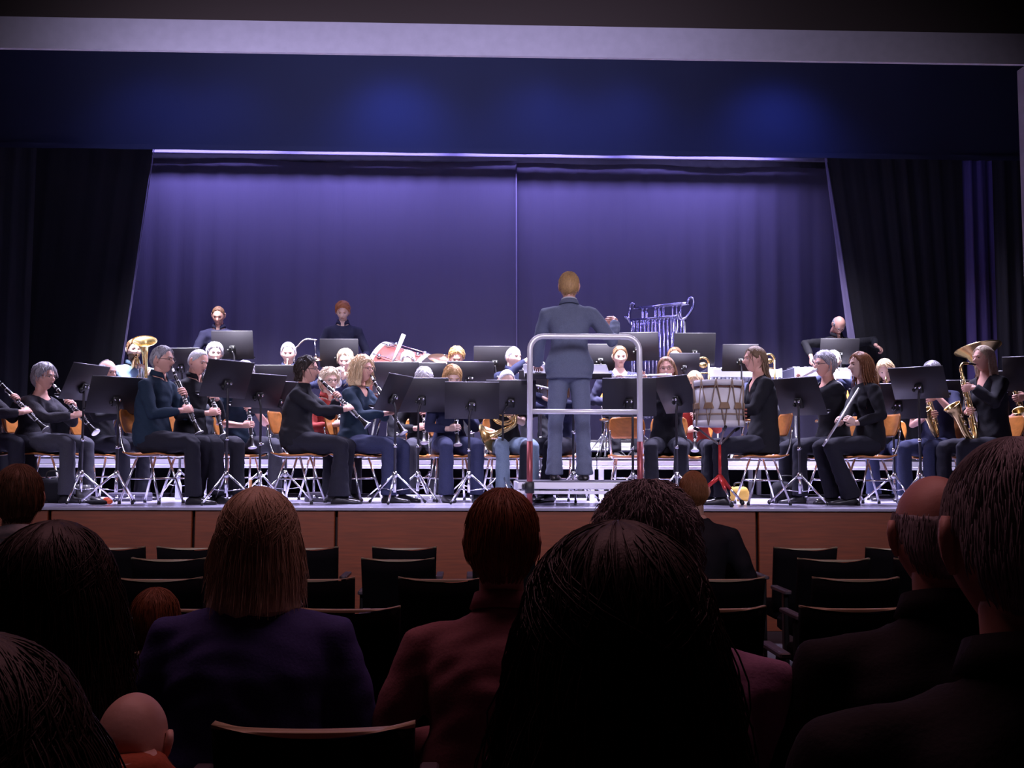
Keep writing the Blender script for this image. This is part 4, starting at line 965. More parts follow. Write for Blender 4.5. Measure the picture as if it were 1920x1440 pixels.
person('white-haired player lit bright behind the grey-haired woman', 1562, 656, 12.15, h=-16, base=Z1, hair='short', hc='white', top='navy', seed=42, skin=SKINP, vox=.017, inst=I_trp('flugelhorn', 30, lab='flugelhorn behind the grey-haired woman in the jacket'))
person('tuba player hidden behind the woman with the tenor saxophone', 1842, 690, 11.05, h=-40, hair='crop', hc='brown', top='black', seed=43, skin=SKINP, vox=.017, inst=I_low('tuba', 'large brass tuba with its bell tilted at the right', -6, -14, 'tuba'), collar=True)
person('euphonium player hidden behind the auburn-haired woman', 1612, 676, 11.8, h=-14, base=Z1-.2, seat=.46, hair='crop', hc='greyblond', top='navy', seed=44, skin=SKINP, vox=.018, pitch=6, inst=I_low('silver_euphonium', 'silver euphonium behind the auburn-haired woman', 4, 4)) if 0 else None

# percussion, standing on the higher riser
person('percussionist with receding hair in a dark shirt, standing left', 410, 572, 13.25, h=4, base=Z2, stand=True, hair='crop', hc='brown', top='blue', seed=45, pitch=24, vox=.016, skin=SKINR, legs=True,
       grips={1: (V((.16, -.38, 1.02)), (1, 0, 0), (-.2, -1, 0), (0, 0, 1), 'relax'), -1: (V((-.16, -.38, 1.02)), (1, 0, 0), (.2, -1, 0), (0, 0, 1), 'relax')})
person('redheaded young percussionist in a dark blue shirt, standing', 643, 565, 13.25, h=4, base=Z2, stand=True, hair='quiff', hc='red', top='blue', seed=46, pitch=24, vox=.015, skin=SKINP,
       grips={1: (V((.20, -.16, .86)), (0, 1, 0), (0, -.4, -1), (1, 0, 0), 'relax'), -1: (V((-.20, -.2, .86)), (0, 1, 0), (0, -.4, -1), (-1, 0, 0), 'relax')})
person('bald percussionist in black leaning over the vibraphone, arms wide', 1572, 591, 13.45, h=6, base=Z2, stand=True, lean=.20, hair='bald', hc='grey', beard=False, top='black', seed=47, pitch=52, vox=.015, skin=SKINR, wd=1.08, glasses=True,
       grips={1: (V((.45, -.42, 1.16)), (0, 1, 0), (.5, -.8, -.3), (0, 0, 1), 'fist', (1, .2, .3)), -1: (V((-.46, -.42, .98)), (0, 1, 0), (-.1, -.7, -.8), (-1, 0, 0), 'fist', (-1, .2, .5))})
#PART5
# ------------------------------------------------------------------ music stands
S_ = [ # label, px, Y, dpy, facing, base, tilt, w, hg, polepx, roll
 ('black music stand turned sideways before the woman in charcoal sweater', 159, 9.65, 717, -108, ST, 26, .5, .35, 158, 0),
 ('black music stand with dull bronze clamp left of the teal-shirted man', 219, 9.5, 741, -140, ST, 26, .5, .35, 223, 0),
 ('tall black stand between the older man and the white-haired woman', 426, 9.35, 711, -128, ST, 22, .5, .34, 428, 0),
 ('black stand slanting in front of the white-haired woman', 486, 9.85, 733, -135, ST, 28, .5, .34, 490, 0),
 ('black stand touching the chair back of the woman in the turtleneck', 522, 10.1, 746, -140, ST, 26, .5, .34, 538, 0),
 ('black stand seen almost edge-on right of the curly blonde', 738, 9.7, 737, -112, ST, 26, .5, .36, 742, 0),
 ('black stand, left one of the pair before the straw-blond woman', 791, 10.2, 741, 176, ST, 20, .52, .34, 785, 0),
 ('broad black stand facing the hall left of the podium', 885, 9.75, 751, 180, ST, 18, .50, .35, 880, 0),
 ('black stand partly behind the broad one, next to the podium', 958, 10.2, 745, 178, ST, 18, .48, .34, 943, 0),
 ('black stand seen through the guard rail, right half', 1180, 9.9, 745, 172, ST, 24, .50, .38, 1186, 0),
 ('black stand tipped sharply before the flute player', 1268, 9.75, 740, 122, ST, 30, .48, .38, 1268, 0),
 ('black stand leaning before the grey-haired woman in the jacket', 1497, 9.65, 744, 128, ST, 28, .5, .38, 1497, 0),
 ('black stand with tall pole left of the saxophonists', 1722, 9.75, 718, 140, ST, 34, .5, .34, 1722, 0),
 ('black stand below the blond bob, white sheet beside it', 1684, 10.1, 752, 150, ST, 22, .5, .36, 1674, 0),
 ('black rear stand before the standing percussionist on the left', 436, 12.75, 647, 176, Z1, 14, .5, .34, 440, 0),
 ('black rear stand below the redheaded percussionist', 636, 12.7, 662, 178, Z1, 14, .46, .34, 640, 0),
 ('black stand right of the tubular bells', 1302, 12.7, 655, 178, Z1, 18, .5, .40, 1308, 0),
 ('black stand tilted just behind the rail, left of the bells', 1196, 12.3, 650, 165, Z1, 20, .48, .34, 1203, 0),
 ('black stand before the bald percussionist', 1574, 12.9, 659, 178, Z2, 16, .48, .32, 1576, 0),
 ('black stand edge left of the cropped trumpeter', 928, 12.6, 674, 178, Z1, 16, .5, .32, 930, 0),
 ('black stand behind the conductor beside the navy jacket', 1126, 12.6, 670, 176, Z1, 16, .5, .32, 1130, 0),
 ('wide dark stand behind the curly blonde', 742, 11.35, 708, 178, ST, 16, .5, .34, 745, 0),
 ('dark stand in front of the bass drum player, right end', 806, 11.5, 706, 176, ST, 16, .36, .30, 808, 0),
 ('dark stand behind the straw-blond woman', 882, 11.3, 704, 182, ST, 16, .5, .30, 885, 0),
 ('dark stand between the slanted stand and the turtleneck woman', 506, 11.3, 714, 176, ST, 18, .56, .34, 508, 0),
 ('blue-lit stand between the two men in front at the left', 340, 11.3, 682, 172, ST, 20, .44, .34, 342, 0),
 ('small stand behind the flute player, light edge', 1283, 11.6, 684, 182, Z1, 14, .34, .26, 1284, 0),
 ('stand behind the head of the drum woman', 1388, 12.4, 671, 176, Z1, 14, .42, .32, 1390, 0),
 ('navy stand behind the saxophone bell', 1792, 10.5, 742, 166, ST, 18, .46, .32, 1794, 0),
 ('violet-lit stand right of the long-haired saxophonist', 1884, 10.3, 728, 148, ST, 22, .44, .36, 1890, 0),
 ('black stand cut by the right edge', 1930, 9.9, 700, 150, ST, 22, .46, .34, 1930, 0),
 ('dark stand between the horn player and the rail', 1012, 11.2, 722, 178, ST, 18, .44, .32, 1014, 0),
]
for k, s in enumerate(S_):
    stand(s[0], s[1], s[2], s[3], s[4], s[5], s[6], s[7], s[8], polepx=s[9], yawb=(k*47) % 120)
# conductor's own wide stand, desk almost flat
cs = stand('wide black conductor stand with an almost flat desk before the podium', 1062, 10.15, 697, 0, ST, 66, .82, .42, polepx=1075)
def sheet(label, px, py, Y, w_, h_, hd, tilt, m=PAPER):
    p = at(px, py, Y); b = MB(); b.box((0, 0, 0), (w_, .003, h_)); b.box((w_*.04, -.004, 0), (w_*.9, .002, h_*.97), rot=Matrix.Rotation(.04, 3, 'Y'))
    o = b.build('sheet_music', m, None, False, Matrix.Translation(p) @ Matrix.Rotation(R(hd), 4, 'Z') @ Matrix.Rotation(R(-tilt), 4, 'X')); tag(o, label, 'sheet music')
sheet('white sheet leaning beside the stand under the blond bob', 1703, 744, 10.2, .10, .34, 150, 20)
sheet('folded light blue sheet at the mouth of the grey-haired woman', 1516, 716, 9.95, .11, .10, -60, 30, PAPERB)
sheet('bright white sheet between the grey-haired and auburn women', 1578, 703, 11.2, .17, .10, 0, 30)

# ------------------------------------------------------------------ rope drum on its red stand
DR = at(1348, 800, 9.40); dz = DR.z
dr = empty('rope_tension_drum', (DR.x, 9.40, dz), 'cream rope-tension field drum with brown leather ears', 'drum')
m_cream = mat('drum_cream', (.66, .64, .66), .45, bump=.03, var=.05, scale=4); m_rope = mat('rope', (.30, .22, .16), .8, bump=.4, scale=200); m_leather = mat('leather', (.26, .16, .09), .7); m_dkw = mat('dark_wood_hoop', (.12, .045, .025), .4)
rd, hh = .208, .405
b = MB(); b.lathe([(rd, .03), (rd, hh-.03)], 40, 0, None, True); b.build('shell', m_cream, dr)
for z0, z1 in ((0.0, .05), (hh-.05, hh)):
    b = MB(); b.lathe([(rd+.004, z0), (rd+.016, z0), (rd+.016, z1), (rd+.004, z1)], 40); b.build('hoop', m_cream, dr)
b = MB(); b.lathe([(rd+.004, hh-.055), (rd+.010, hh-.055), (rd+.010, hh-.068), (rd+.003, hh-.068)], 40); b.build('counter_hoop', m_dkw, dr)
b = MB(); b.lathe([(rd+.002, .095), (rd+.006, .095), (rd+.006, .112), (rd+.002, .112)], 40); b.build('band', m_rope, dr)
b = MB(); b.lathe([(.0, hh-.008), (rd+.004, hh-.008), (rd+.004, hh-.002), (.0, hh-.002)], 40); b.build('drum_head', mat('drum_head', (.7, .7, .7), .6), dr)
n = 10
for k in range(n):
    a = 2*PI*k/n; a2 = 2*PI*(k+.5)/n; a3 = 2*PI*(k+1)/n; q = rd+.020
    P_ = lambda aa, z, qq=q: (qq*math.cos(aa), qq*math.sin(aa), z)
    b = MB(); b.tube([P_(a, hh-.002), P_((a+a2)/2+.02, .20, rd+.008), P_(a2, .002)], .0052, 6); b.tube([P_(a3, hh-.002), P_((a3+a2)/2-.02, .20, rd+.008), P_(a2, .002)], .0052, 6); b.tube([P_(a, hh-.01), P_(a, hh+.006, q-.012)], .0065, 6)
    b.build('rope', m_rope, dr)
    rows = []
    for i in range(7):
        t = i/6; z = .150+.055*t; wd = .23*(1-.35*t)
        rows.append([V(((rd+.014)*math.cos(a2-wd/2*0+x), (rd+.014)*math.sin(a2+x), z)) if False else V(((rd+.013)*math.cos(a2+x), (rd+.013)*math.sin(a2+x), z)) for x in np.linspace(-wd, wd, 7)]+[V(((rd+.019)*math.cos(a2+x), (rd+.019)*math.sin(a2+x), z)) for x in np.linspace(wd, -wd, 7)])
    b = MB(); b.loft(rows); b.build('leather_ear', m_leather, dr)
b = MB()
for i in range(4): b.box((rd*.93+.028, -.06, .06+.03*i), (.03, .03, .016), bev=.004)
b.build('snare_strainer', mat('drum_bolts', (.35, .10, .06), .5), dr)
m_red = mat('red_lacquer', (.50, .03, .025), .25, .2)
ds = empty('drum_stand', (DR.x, 9.38, ST), 'red and black tripod stand carrying the rope drum', 'drum stand')
b = MB(); b.tube([(0, 0, .22), (0, 0, dz-ST-.14)], .013, 10); b.build('pole', m_red, ds)
for k in range(3):
    a = 2*PI*k/3-PI/2+.1; e = (math.cos(a)*.30, math.sin(a)*.30, .02); mm = V((0, 0, .25)).lerp(V(e), .45)
    b = MB(); b.tube([(0, 0, .26), mm], [.022, .016], 8); b.build('upper_leg', m_red, ds)
    b = MB(); b.tube([mm, e], .011, 8); b.tube([V(e).lerp(mm, .12), V(e)+V((0, 0, -.01))], .02, 8, 1); b.build('leg', [CHROME, BLACKM], ds)
for k in range(3):
    a = 2*PI*k/3+PI/6; b = MB(); b.tube(curve([(0, 0, dz-ST-.16), (math.cos(a)*.10, math.sin(a)*.10, dz-ST-.09), (math.cos(a)*.19, math.sin(a)*.19, dz-ST-.02)], 4), .010, 8); b.tube([(math.cos(a)*.19, math.sin(a)*.19, dz-ST-.03), (math.cos(a)*.235, math.sin(a)*.235, dz-ST-.008)], .014, 8, 1); b.build('arm', [mat('grey_metal', (.25, .22, .2), .35, .9), BLACKM], ds)

# ------------------------------------------------------------------ tubular bells
B0 = at(1234, 690, 13.5)
tb_ = empty('tubular_bells', Matrix.Translation((B0.x, 13.5, Z2)) @ Matrix.Rotation(R(-38), 4, 'Z'), 'set of silver tubular bells on a tall frame behind the podium', 'tubular bells')
ht = at(1230, 567, 13.5).z-Z2
m_vm = mat('bell_chrome', (.55, .52, .80), .25, 1)
for row, (yy, n, z1, zz) in enumerate(((.09, 10, ht-.03, .055), (-.09, 12, ht-.21, .045))):
    for k in range(n):
        x = -.30+.60*k/(n-1) if row else -.27+.6*(k+.2*(k > 2)+.3*(k > 6))/(n+.2); L = 1.50-.045*k
        if row == 0 and k in (2, 6): continue
        b = MB(); b.tube([(x, yy, z1-.03), (x, yy, max(.3, z1-L))], .016, 10); b.lathe([(.016, z1-.04), (.019, z1-.035), (.019, z1-.015), (.010, z1-.008)], 10, 0, Matrix.Translation((x, yy, 0))); b.build('bell_tube', m_vm, tb_)
b = MB(); b.tube([(-.40, .09, ht-.035), (.40, .09, ht-.035)], .022, 10); b.build('top_bar', m_vm, tb_)
b = MB(); b.tube([(-.34, -.09, ht-.215), (.36, -.09, ht-.215)], .018, 10); b.build('lower_bar', m_vm, tb_)
for s_ in (-1, 1):
    b = MB()
    b.tube(curve([(s_*.38, .07, ht-.05), (s_*.40, .09, ht+.02), (s_*.45, .09, ht+.02), (s_*.46, .09, ht-.06), (s_*.44, .04, ht-.16), (s_*.40, -.03, ht-.24), (s_*.36, -.09, ht-.25), (s_*.36, -.14, ht-.20), (s_*.40, -.15, ht-.18)], 5), .017, 8)
    b.build('scroll_bracket', m_vm, tb_)
    b = MB(); b.tube([(s_*.38, 0, .08), (s_*.38, 0, ht-.22)], .018, 10); b.tube([(s_*.38, -.25, .04), (s_*.38, .25, .04)], .022, 8); b.build('frame_post', CHROME, tb_)
    for y in (-.23, .23): b = MB(); b.lathe([(.008, -.03), (.032, -.03), (.032, .03), (.008, .03)], 12, 0, frame((s_*.38, y, .033), (1, 0, 0))); b.build('wheel', BLACKM, tb_)
b = MB(); b.tube([(-.38, 0, .16), (.38, 0, .16)], .015, 8); b.build('lower_crossbar', CHROME, tb_)

# ------------------------------------------------------------------ maroon bass drum, cymbals, vibraphone
BD = at(748, 690, 13.2)
bd = empty('bass_drum', Matrix.Translation((BD.x, 13.2, Z2)), 'tilted maroon concert bass drum with pale hoops and lugs', 'drum')
Md = Matrix.Translation((0.0, 0, .70)) @ Matrix.Rotation(R(18), 4, 'Y') @ Matrix.Rotation(R(-16), 4, 'Z') @ Matrix.Rotation(PI/2, 4, 'Y')
rb = .43
b = MB(); b.lathe([(rb, -.26), (rb, .26)], 44, 0, Md, True); b.build('shell', mat('maroon_lacquer', (.22, .065, .06), .3), bd)
for z in (-.28, .28):
    b = MB(); b.lathe([(rb-.005, z-.025), (rb+.022, z-.025), (rb+.022, z+.025), (rb-.005, z+.025)], 44, 0, Md); b.build('hoop', mat('hoop_pale', (.62, .58, .60), .35), bd)
    b = MB(); b.lathe([(0, z-.012), (rb-.002, z-.012), (rb-.002, z+.012), (0, z+.012)], 44, 0, Md); b.build('drum_head', mat('drum_head', (.7, .7, .7), .6), bd)
for k in range(12):
    a = 2*PI*k/12; b = MB()
    for z in (-.20, .20): b.ell(Md @ V(((rb+.022)*math.cos(a), (rb+.022)*math.sin(a), z)), (.028, .028, .028), 0, 8, 6)
    b.tube([Md @ V(((rb+.03)*math.cos(a), (rb+.03)*math.sin(a), -.29)), Md @ V(((rb+.03)*math.cos(a), (rb+.03)*math.sin(a), .29))], .006, 6)
    b.build('lug', CHROME, bd)
b = MB()
for s_ in (-1, 1):
    for y in (-1, 1): b.tube([(s_*.30, y*.28, .02), (s_*.22, y*.36, .42)], .016, 8)
    b.tube([(s_*.30, -.28, .05), (s_*.30, .28, .05)], .014, 8)
b.build('cradle', CHROME, bd)
p0, p1 = at(757, 627, 12.75), at(735, 684, 12.75)
bt = MB(); bt.tube([p0, p0.lerp(p1, .5), p1], [.026, .024, .014], 12); bt.tube([p1, (p1.x-.06, 12.75, Z1)], .012, 10)
tag(bt.build('padded_beater_stand', mat('white_felt', (.75, .74, .76), .7)), 'thick white padded rod leaning in front of the bass drum', 'stand')
def cymbal(label, px, py, Y, rad, tilt, base, goose=None):
    p = at(px, py, Y); r = empty('cymbal_stand', (p.x, Y, base), label, 'cymbal'); M = Matrix.Translation((0, 0, p.z-base)) @ Matrix.Rotation(R(tilt), 4, 'Y') @ Matrix.Rotation(R(22), 4, 'X')
    b = MB(); b.lathe([(.004, .030), (rad*.12, .026), (rad*.2, .012), (rad*.6, .004), (rad, -.006), (rad, -.009), (rad*.6, 0), (rad*.2, .008), (.004, .024)], 32, 0, M); b.build('cymbal_plate', mat('cymbal_bronze', (.70, .42, .25), .3, 1), r)
    b = MB(); b.lathe([(.0, .03), (.014, .03), (.014, .05), (.0, .052)], 10, 0, M); b.build('wing_nut', CHROME, r)
    b = MB()
    if goose:
        g = at(goose[0], goose[1], Y)-V((p.x, Y, base)); b.tube([(0, 0, p.z-base+.03), (g.x, 0, g.z)], .006, 6); b.tube(curve([(g.x+.03, 0, g.z), (g.x-.10, 0, g.z+.01), (g.x-.19, 0, g.z-.06), (g.x-.24, 0, g.z-.22), (g.x-.24, 0, .3), (g.x-.24, 0, .2)], 6), .012, 8); bx = g.x-.24
    else: b.tube([(0, 0, p.z-base+.02), (0, .01, .2)], .011, 8); bx = 0
    b.build('pole', CHROME, r)
    for me in TRI: link('leg', me, r, Matrix.Translation((bx, 0, 0)))
cymbal('bronze cymbal tilted beside the sandy-haired man', 833, 672, 12.75, .20, 8, Z1)
cymbal('small cymbal hanging from a curved gooseneck arm', 592, 672, 12.75, .085, 5, Z1, (590, 638))
def mallet(label, x0, x1, pyt, Y, base):
    a, c = at(x0, pyt, Y), at(x1, pyt, Y); L = c.x-a.x; z = a.z-base
    r = empty('vibraphone', ((a.x+c.x)/2, Y, base), label, 'vibraphone')
    n = int(L/.052)
    for row, (yy, zz) in enumerate(((-.14, z), (.12, z+.03))):
        for k in range(n):
            if row and k % 7 in (2, 6): continue
            ln = .26-.09*k/n; b = MB(); b.box((-L/2+.05+(k+.5*row)*(L-.12)/n, yy, zz), (.040, ln, .012), bev=.003); b.build('bar', mat('bar_silver', (.72, .72, .80), .35, .8), r, False)
    b = MB(); b.box((0, -.29, z-.06), (L, .02, .10), bev=.006); b.box((0, .27, z-.06), (L*.9, .02, .10), bev=.006)
    for s_ in (-1, 1): b.box((s_*L/2, -.01, z-.06), (.03, .58, .12), bev=.008)
    b.build('frame', mat('vib_frame', (.45, .44, .62), .35, .6), r, False)
    for k in range(0, n):
        b = MB(); b.tube([(-L/2+.05+k*(L-.12)/n, -.12, z-.02), (-L/2+.05+k*(L-.12)/n, -.12, z-.16-.30*(1-k/n))], .018, 8); b.build('resonator', mat('resonator', (.45, .44, .55), .35, .9), r)
    for s_ in (-1, 1):
        for y in (-.2, .2): b = MB(); b.tube([(s_*(L/2-.02), y, .04), (s_*(L/2-.02), y, z-.08)], .016, 8); b.ell((s_*(L/2-.02), y, .033), (.02, .034, .033), 0, 10, 6); b.build('leg', CHROME, r)
mallet('vibraphone with pale metal bars under the bald percussionist', 1478, 1640, 693, 12.98, Z2)
mallet('glockenspiel table between the trombone slides and the drum woman', 1322, 1452, 694, 13.0, Z2)
# trombones held upright
for lab, px, py, Y, sc in (('brass trombone upright left of the rope drum, slide crook up', 1318, 664, 11.9, 1.25), ('brass trombone upright behind the head of the drum woman', 1442, 658, 11.9, 1.15)):
    p = at(px, py, Y); icopy('trombone', lab, 'trombone', Matrix.Translation((p.x, Y, p.z-.28*sc)) @ Matrix.Rotation(R(10), 4, 'Z') @ Matrix.Diagonal((sc, 1, sc*.9, 1)))
person('trombonist hidden behind the drum woman', 1424, 668, 12.1, h=4, base=Z1, hair='crop', hc='brown', top='navy', seed=60, vox=.018, skin=SKINP)
# stray chairs
stage_chair(Matrix.Translation((at(1180, 800, 10.9).x, 10.9, ST)) @ Matrix.Rotation(R(165), 4, 'Z'), 'empty wooden shell chair glowing orange behind the right rail post')

# ------------------------------------------------------------------ small things on the stage floor
def bottle(px, Y, label, m, h_=.22, r_=.032, base=ST):
    x = at(px, 900, Y).x; b = MB(); b.lathe([(r_*.9, 0), (r_, .01), (r_, h_*.62), (r_*.6, h_*.78), (r_*.38, h_*.84), (r_*.38, h_*.93)], 16); b.lathe([(r_*.45, h_*.92), (r_*.45, h_), (r_*.2, h_)], 12, 1)
    tag(b.build('drinking_bottle', [m, mat('cap_blue', (.08, .12, .35), .4)], None, True, Matrix.Translation((x, Y, base))), label, 'bottle')
clearp = mat('frosted_plastic', (.62, .66, .80), .15)
bottle(335, 10.7, 'pale water bottle behind the teal-shirted man', clearp); bottle(1560, 10.6, 'clear water bottle behind the auburn-haired woman', clearp); bottle(1690, 10.3, 'white-lit bottle standing by the pole at the right', mat('white_plastic', (.8, .8, .8), .4), .30)
bottle(630, 10.5, 'small bottle behind the chair of the turtleneck woman', clearp, .18); bottle(920, 10.7, 'white bottle under the player in pale jeans', clearp, .2)
def bag(px, Y, label, m, sx=.30, sy=.18, sz=.24):
    x = at(px, 900, Y).x; b = MB(); rows = []
    for z, k in ((0, .9), (.3, 1), (.7, .97), (.93, .8), (1.0, .5)): rows.append([V((sx/2*k*math.copysign(abs(math.cos(q))**.6, math.cos(q)), sy/2*k*math.copysign(abs(math.sin(q))**.6, math.sin(q)), sz*z+.006*math.sin(q*5))) for q in [2*PI*i/20 for i in range(20)]])
    b.loft(rows); r = empty('bag', Matrix.Translation((x, Y, ST)), label, 'bag'); b.build('bag_body', m, r)
    b = MB(); b.tube(curve([(-sx*.25, 0, sz*.95), (-sx*.18, 0, sz*1.25), (sx*.18, 0, sz*1.25), (sx*.25, 0, sz*.95)], 5), .008, 6); b.build('bag_handle', BLACKM, r)
bag(100, 9.75, 'black bag on the floor by the grey-haired woman', CL['black'], .26, .2, .22); bag(1475, 10.0, 'dark bag behind the feet of the grey-haired woman in the jacket', CL['black'], .3, .2, .2); bag(1385, 10.6, 'yellow-trimmed bag behind the drum chair', mat('mustard', (.55, .33, .05), .7), .2, .15, .14)
def case(px, Y, label, m, sx=.34, sy=.12, sz=.10, rz=10):
    x = at(px, 900, Y).x; r = empty('instrument_case', Matrix.Translation((x, Y, ST)) @ Matrix.Rotation(R(rz), 4, 'Z'), label, 'instrument case')
    MB().box((0, 0, sz*.28), (sx, sy, sz*.55), bev=.012).build('case_bottom', m, r, False); MB().box((0, 0, sz*.78), (sx, sy, sz*.42), bev=.014).build('case_lid', m, r, False)
    b = MB(); b.box((-.08, -sy/2-.003, sz*.55), (.03, .008, .03), bev=.002); b.box((.08, -sy/2-.003, sz*.55), (.03, .008, .03), bev=.002); b.tube([(-.05, -sy/2, sz*.4), (-.04, -sy/2-.02, sz*.4), (.04, -sy/2-.02, sz*.4), (.05, -sy/2, sz*.4)], .005, 6); b.build('latches', CHROME, r)
case(606, 10.2, 'dark instrument case under the chair of the turtleneck woman', mat('case_grey', (.10, .09, .13), .5), .34, .16, .09); case(245, 10.2, 'grey instrument case behind the left stands', mat('case_grey', (.10, .09, .13), .5), .36, .2, .08, -8)
case(1540, 9.95, 'pale grey case in front of the crossed feet', mat('case_pale', (.30, .29, .38), .5), .36, .2, .06, 5); case(792, 10.35, 'white-lit case behind the stand pair', mat('case_white', (.6, .6, .66), .5), .34, .2, .06, 4)
x = at(166, 900, 9.9).x
b = MB(); b.lathe([(.055, 0), (.07, .01), (.075, .12), (.07, .16), (.066, .16), (.07, .12), (.062, .02)], 20); tag(b.build('glass_jar', mat('smoky_glass', (.10, .10, .10), .08), None, True, Matrix.Translation((x, 9.75, ST))), 'dark glass jar on the floor behind the leftmost stand', 'jar')
b = MB(); b.ell((0, 0, .02), (.11, .06, .022)); b.ell((.07, .01, .035), (.035, .03, .028), 1, 10, 8); b.ell((.10, -.01, .025), (.03, .025, .022), 1, 10, 8)
tag(b.build('cleaning_cloth', [CL['black'], mat('orange_cloth', (.85, .13, .04), .7)], None, True, Matrix.Translation((at(180, 940, 9.3).x, 9.35, ST))), 'crumpled black and orange cloth near the leftmost stand foot', 'cloth')
b = MB(); b.tube([(0, 0, 0), (-.01, .03, .21)], .013, 8); tag(b.build('wooden_stick', mat('stick_wood', (.55, .26, .10), .5), None, True, Matrix.Translation((at(470, 930, 9.6).x, 9.6, ST))), 'short orange-brown stick standing behind the blond bob head', 'stick')
b = MB(); b.tube([(0, 0, 0), (.05, .03, .28)], .014, 8); tag(b.build('wooden_stick', mat('stick_wood', (.55, .26, .10), .5), None, True, Matrix.Translation((at(136, 930, 9.9).x, 9.95, ST))), 'slanted brown stick behind the leftmost stand', 'stick')
for px, lb in ((697, 'white tape mark on the stage edge left of centre'), (1222, 'white tape mark hidden by the bald head'), (1446, 'white tape mark on the stage edge right of the drum'), (1112, 'pale tape square before the podium')):
    b = MB(); b.box((0, 0, .0015), (.025 if px != 1112 else .14, .05, .003)); tag(b.build('tape_mark', PAPER, None, False, Matrix.Translation((at(px, 950, FY+.06).x, FY+.04, ST))), lb, 'tape')
#PART6
# ------------------------------------------------------------------ hall seating
m_seatb = mat('black_seat_fabric', (.006, .0055, .007), .95, bump=.2, scale=150, spec=.1); m_edge = mat('beech_edge', (.50, .42, .26), .4); m_arm = mat('grey_arm', (.12, .11, .13), .45)
def hall_chair_meshes(w_):
    d = []
    def slab(z0, z1, wt, wb, th, off, mi, bow=.035, n=12, zdip=.020, lean=.10):
        b = MB(); rows = []
        for k in range(7):
            t = k/6; ww = wb+(wt-wb)*t; y = off+lean*t
            fr_ = [V((-ww/2+ww*i/n, y+bow*(1-(2*i/n-1)**2), z0+(z1-z0)*t-(zdip*(1-(2*i/n-1)**2)*t))) for i in range(n+1)]
            rows.append(fr_+[p+V((0, th, 0)) for p in fr_[::-1]])
        b.loft(rows); return b
    # person faces +y (the stage): the back is at negative y; the slab leans back
    def flip(b):
        for a in b.v: a[:, 1] *= -1
        return b
    d.append(('backrest', flip(slab(.44, .838, w_, w_-.02, .035, .20, 0)).mesh('backrest', m_seatb)))
    d.append(('top_edge', flip(slab(.837, .846, w_, w_, .034, .300, 0, zdip=.020, lean=.002)).mesh('top_edge', m_edge)))
    b = MB(); b.box((0, 0, .42), (w_-.04, .44, .09), bev=.03); d.append(('seat', b.mesh('seat', m_seatb)))
    for s_ in (-1, 1):
        b = MB(); b.box((s_*(w_/2+.012), -.02, .635), (.045, .30, .022), bev=.008); d.append(('armrest', b.mesh('armrest', m_arm, False)))
        b = MB(); b.box((s_*(w_/2+.012), -.10, .32), (.030, .05, .61), bev=.006); b.box((s_*(w_/2+.012), -.05, .012), (.035, .40, .024), bev=.006); d.append(('leg', b.mesh('leg', BLACKM, False)))
    return d
HCH = hall_chair_meshes(.40)
def hall_chair(px, Y, label, top=None, h=0):
    p = at(px, 1000, Y); r = empty('hall_chair', Matrix.Translation((p.x, Y+.30, 0)) @ Matrix.Rotation(R(h), 4, 'Z') @ Matrix.Diagonal((1, 1, 1 if not top else top/.846, 1)), label, 'chair', 'black hall chairs')
    for nm, me in HCH: link(nm, me, r)
rows_ = {1: 6.75, 2: 5.95, 3: 4.95, 4: 3.95, 5: 3.0, 6: 2.2, 7: 1.12}
HC = [(1, 213, 'front-row chair left, seen below the stage panels'), (1, 358, 'front-row chair left of the blond bob head'), (1, 575, 'front-row chair just right of the blond bob head'), (1, 759, 'front-row chair centred between bob and bald head'), (1, 945, 'front-row chair behind the man with the ears'),
      (1, 1508, 'front-row chair alone at the right'), (1, 1680, 'front-row chair at the far right'), (2, 747, 'second-row chair overlapping the centred front-row chair'), (2, 320, 'second-row chair behind the left front-row chair'), (2, 1330, 'second-row chair of the man with the close-cropped head'), (2, 1560, 'second-row chair right of the close-cropped man'), (2, 1740, 'second-row chair far right'),
      (3, 300, 'third-row chair left with a faint light edge'), (3, 585, 'third-row chair right of the blond bob'), (3, 830, 'third-row chair left of the man with the ears'), (3, 1350, 'third-row chair right of the dark-haired woman'), (3, 1600, 'third-row chair right, thin light edge'), (3, 90, 'third-row chair at the far left'),
      (4, 650, 'fourth-row chair with pale edge beside the blue blouse'), (4, 1330, 'fourth-row chair beside the pink shirt'), (4, 1595, 'fourth-row chair right of the aisle gap'), (4, 400, 'fourth-row chair hidden behind the blouse'), (4, 1000, 'fourth-row chair behind the man with the ears'),
      (5, 485, 'chair of the woman with the bob'), (5, 905, 'chair of the man with the ears, worn edge at its left corner'), (5, 1650, 'fifth-row chair in the dark at the right'), (5, 130, 'fifth-row chair hidden at the left'),
      (6, 598, 'empty chair nearest the camera with a bright curved edge'), (6, 1235, 'chair below the pink shirt with an olive light edge'), (6, 1790, 'sixth-row chair hidden in the dark right corner'), (6, 100, 'sixth-row chair under the round dark-haired head')]
for rw_, px, lb in HC: hall_chair(px, rows_[rw_], lb)
hall_chair(1130, rows_[7], 'seventh-row chair hidden behind the big dark hair'); hall_chair(1950, rows_[7], 'seventh-row chair at the bottom right'); hall_chair(20, rows_[7]+.05, 'seventh-row chair at the bottom left')

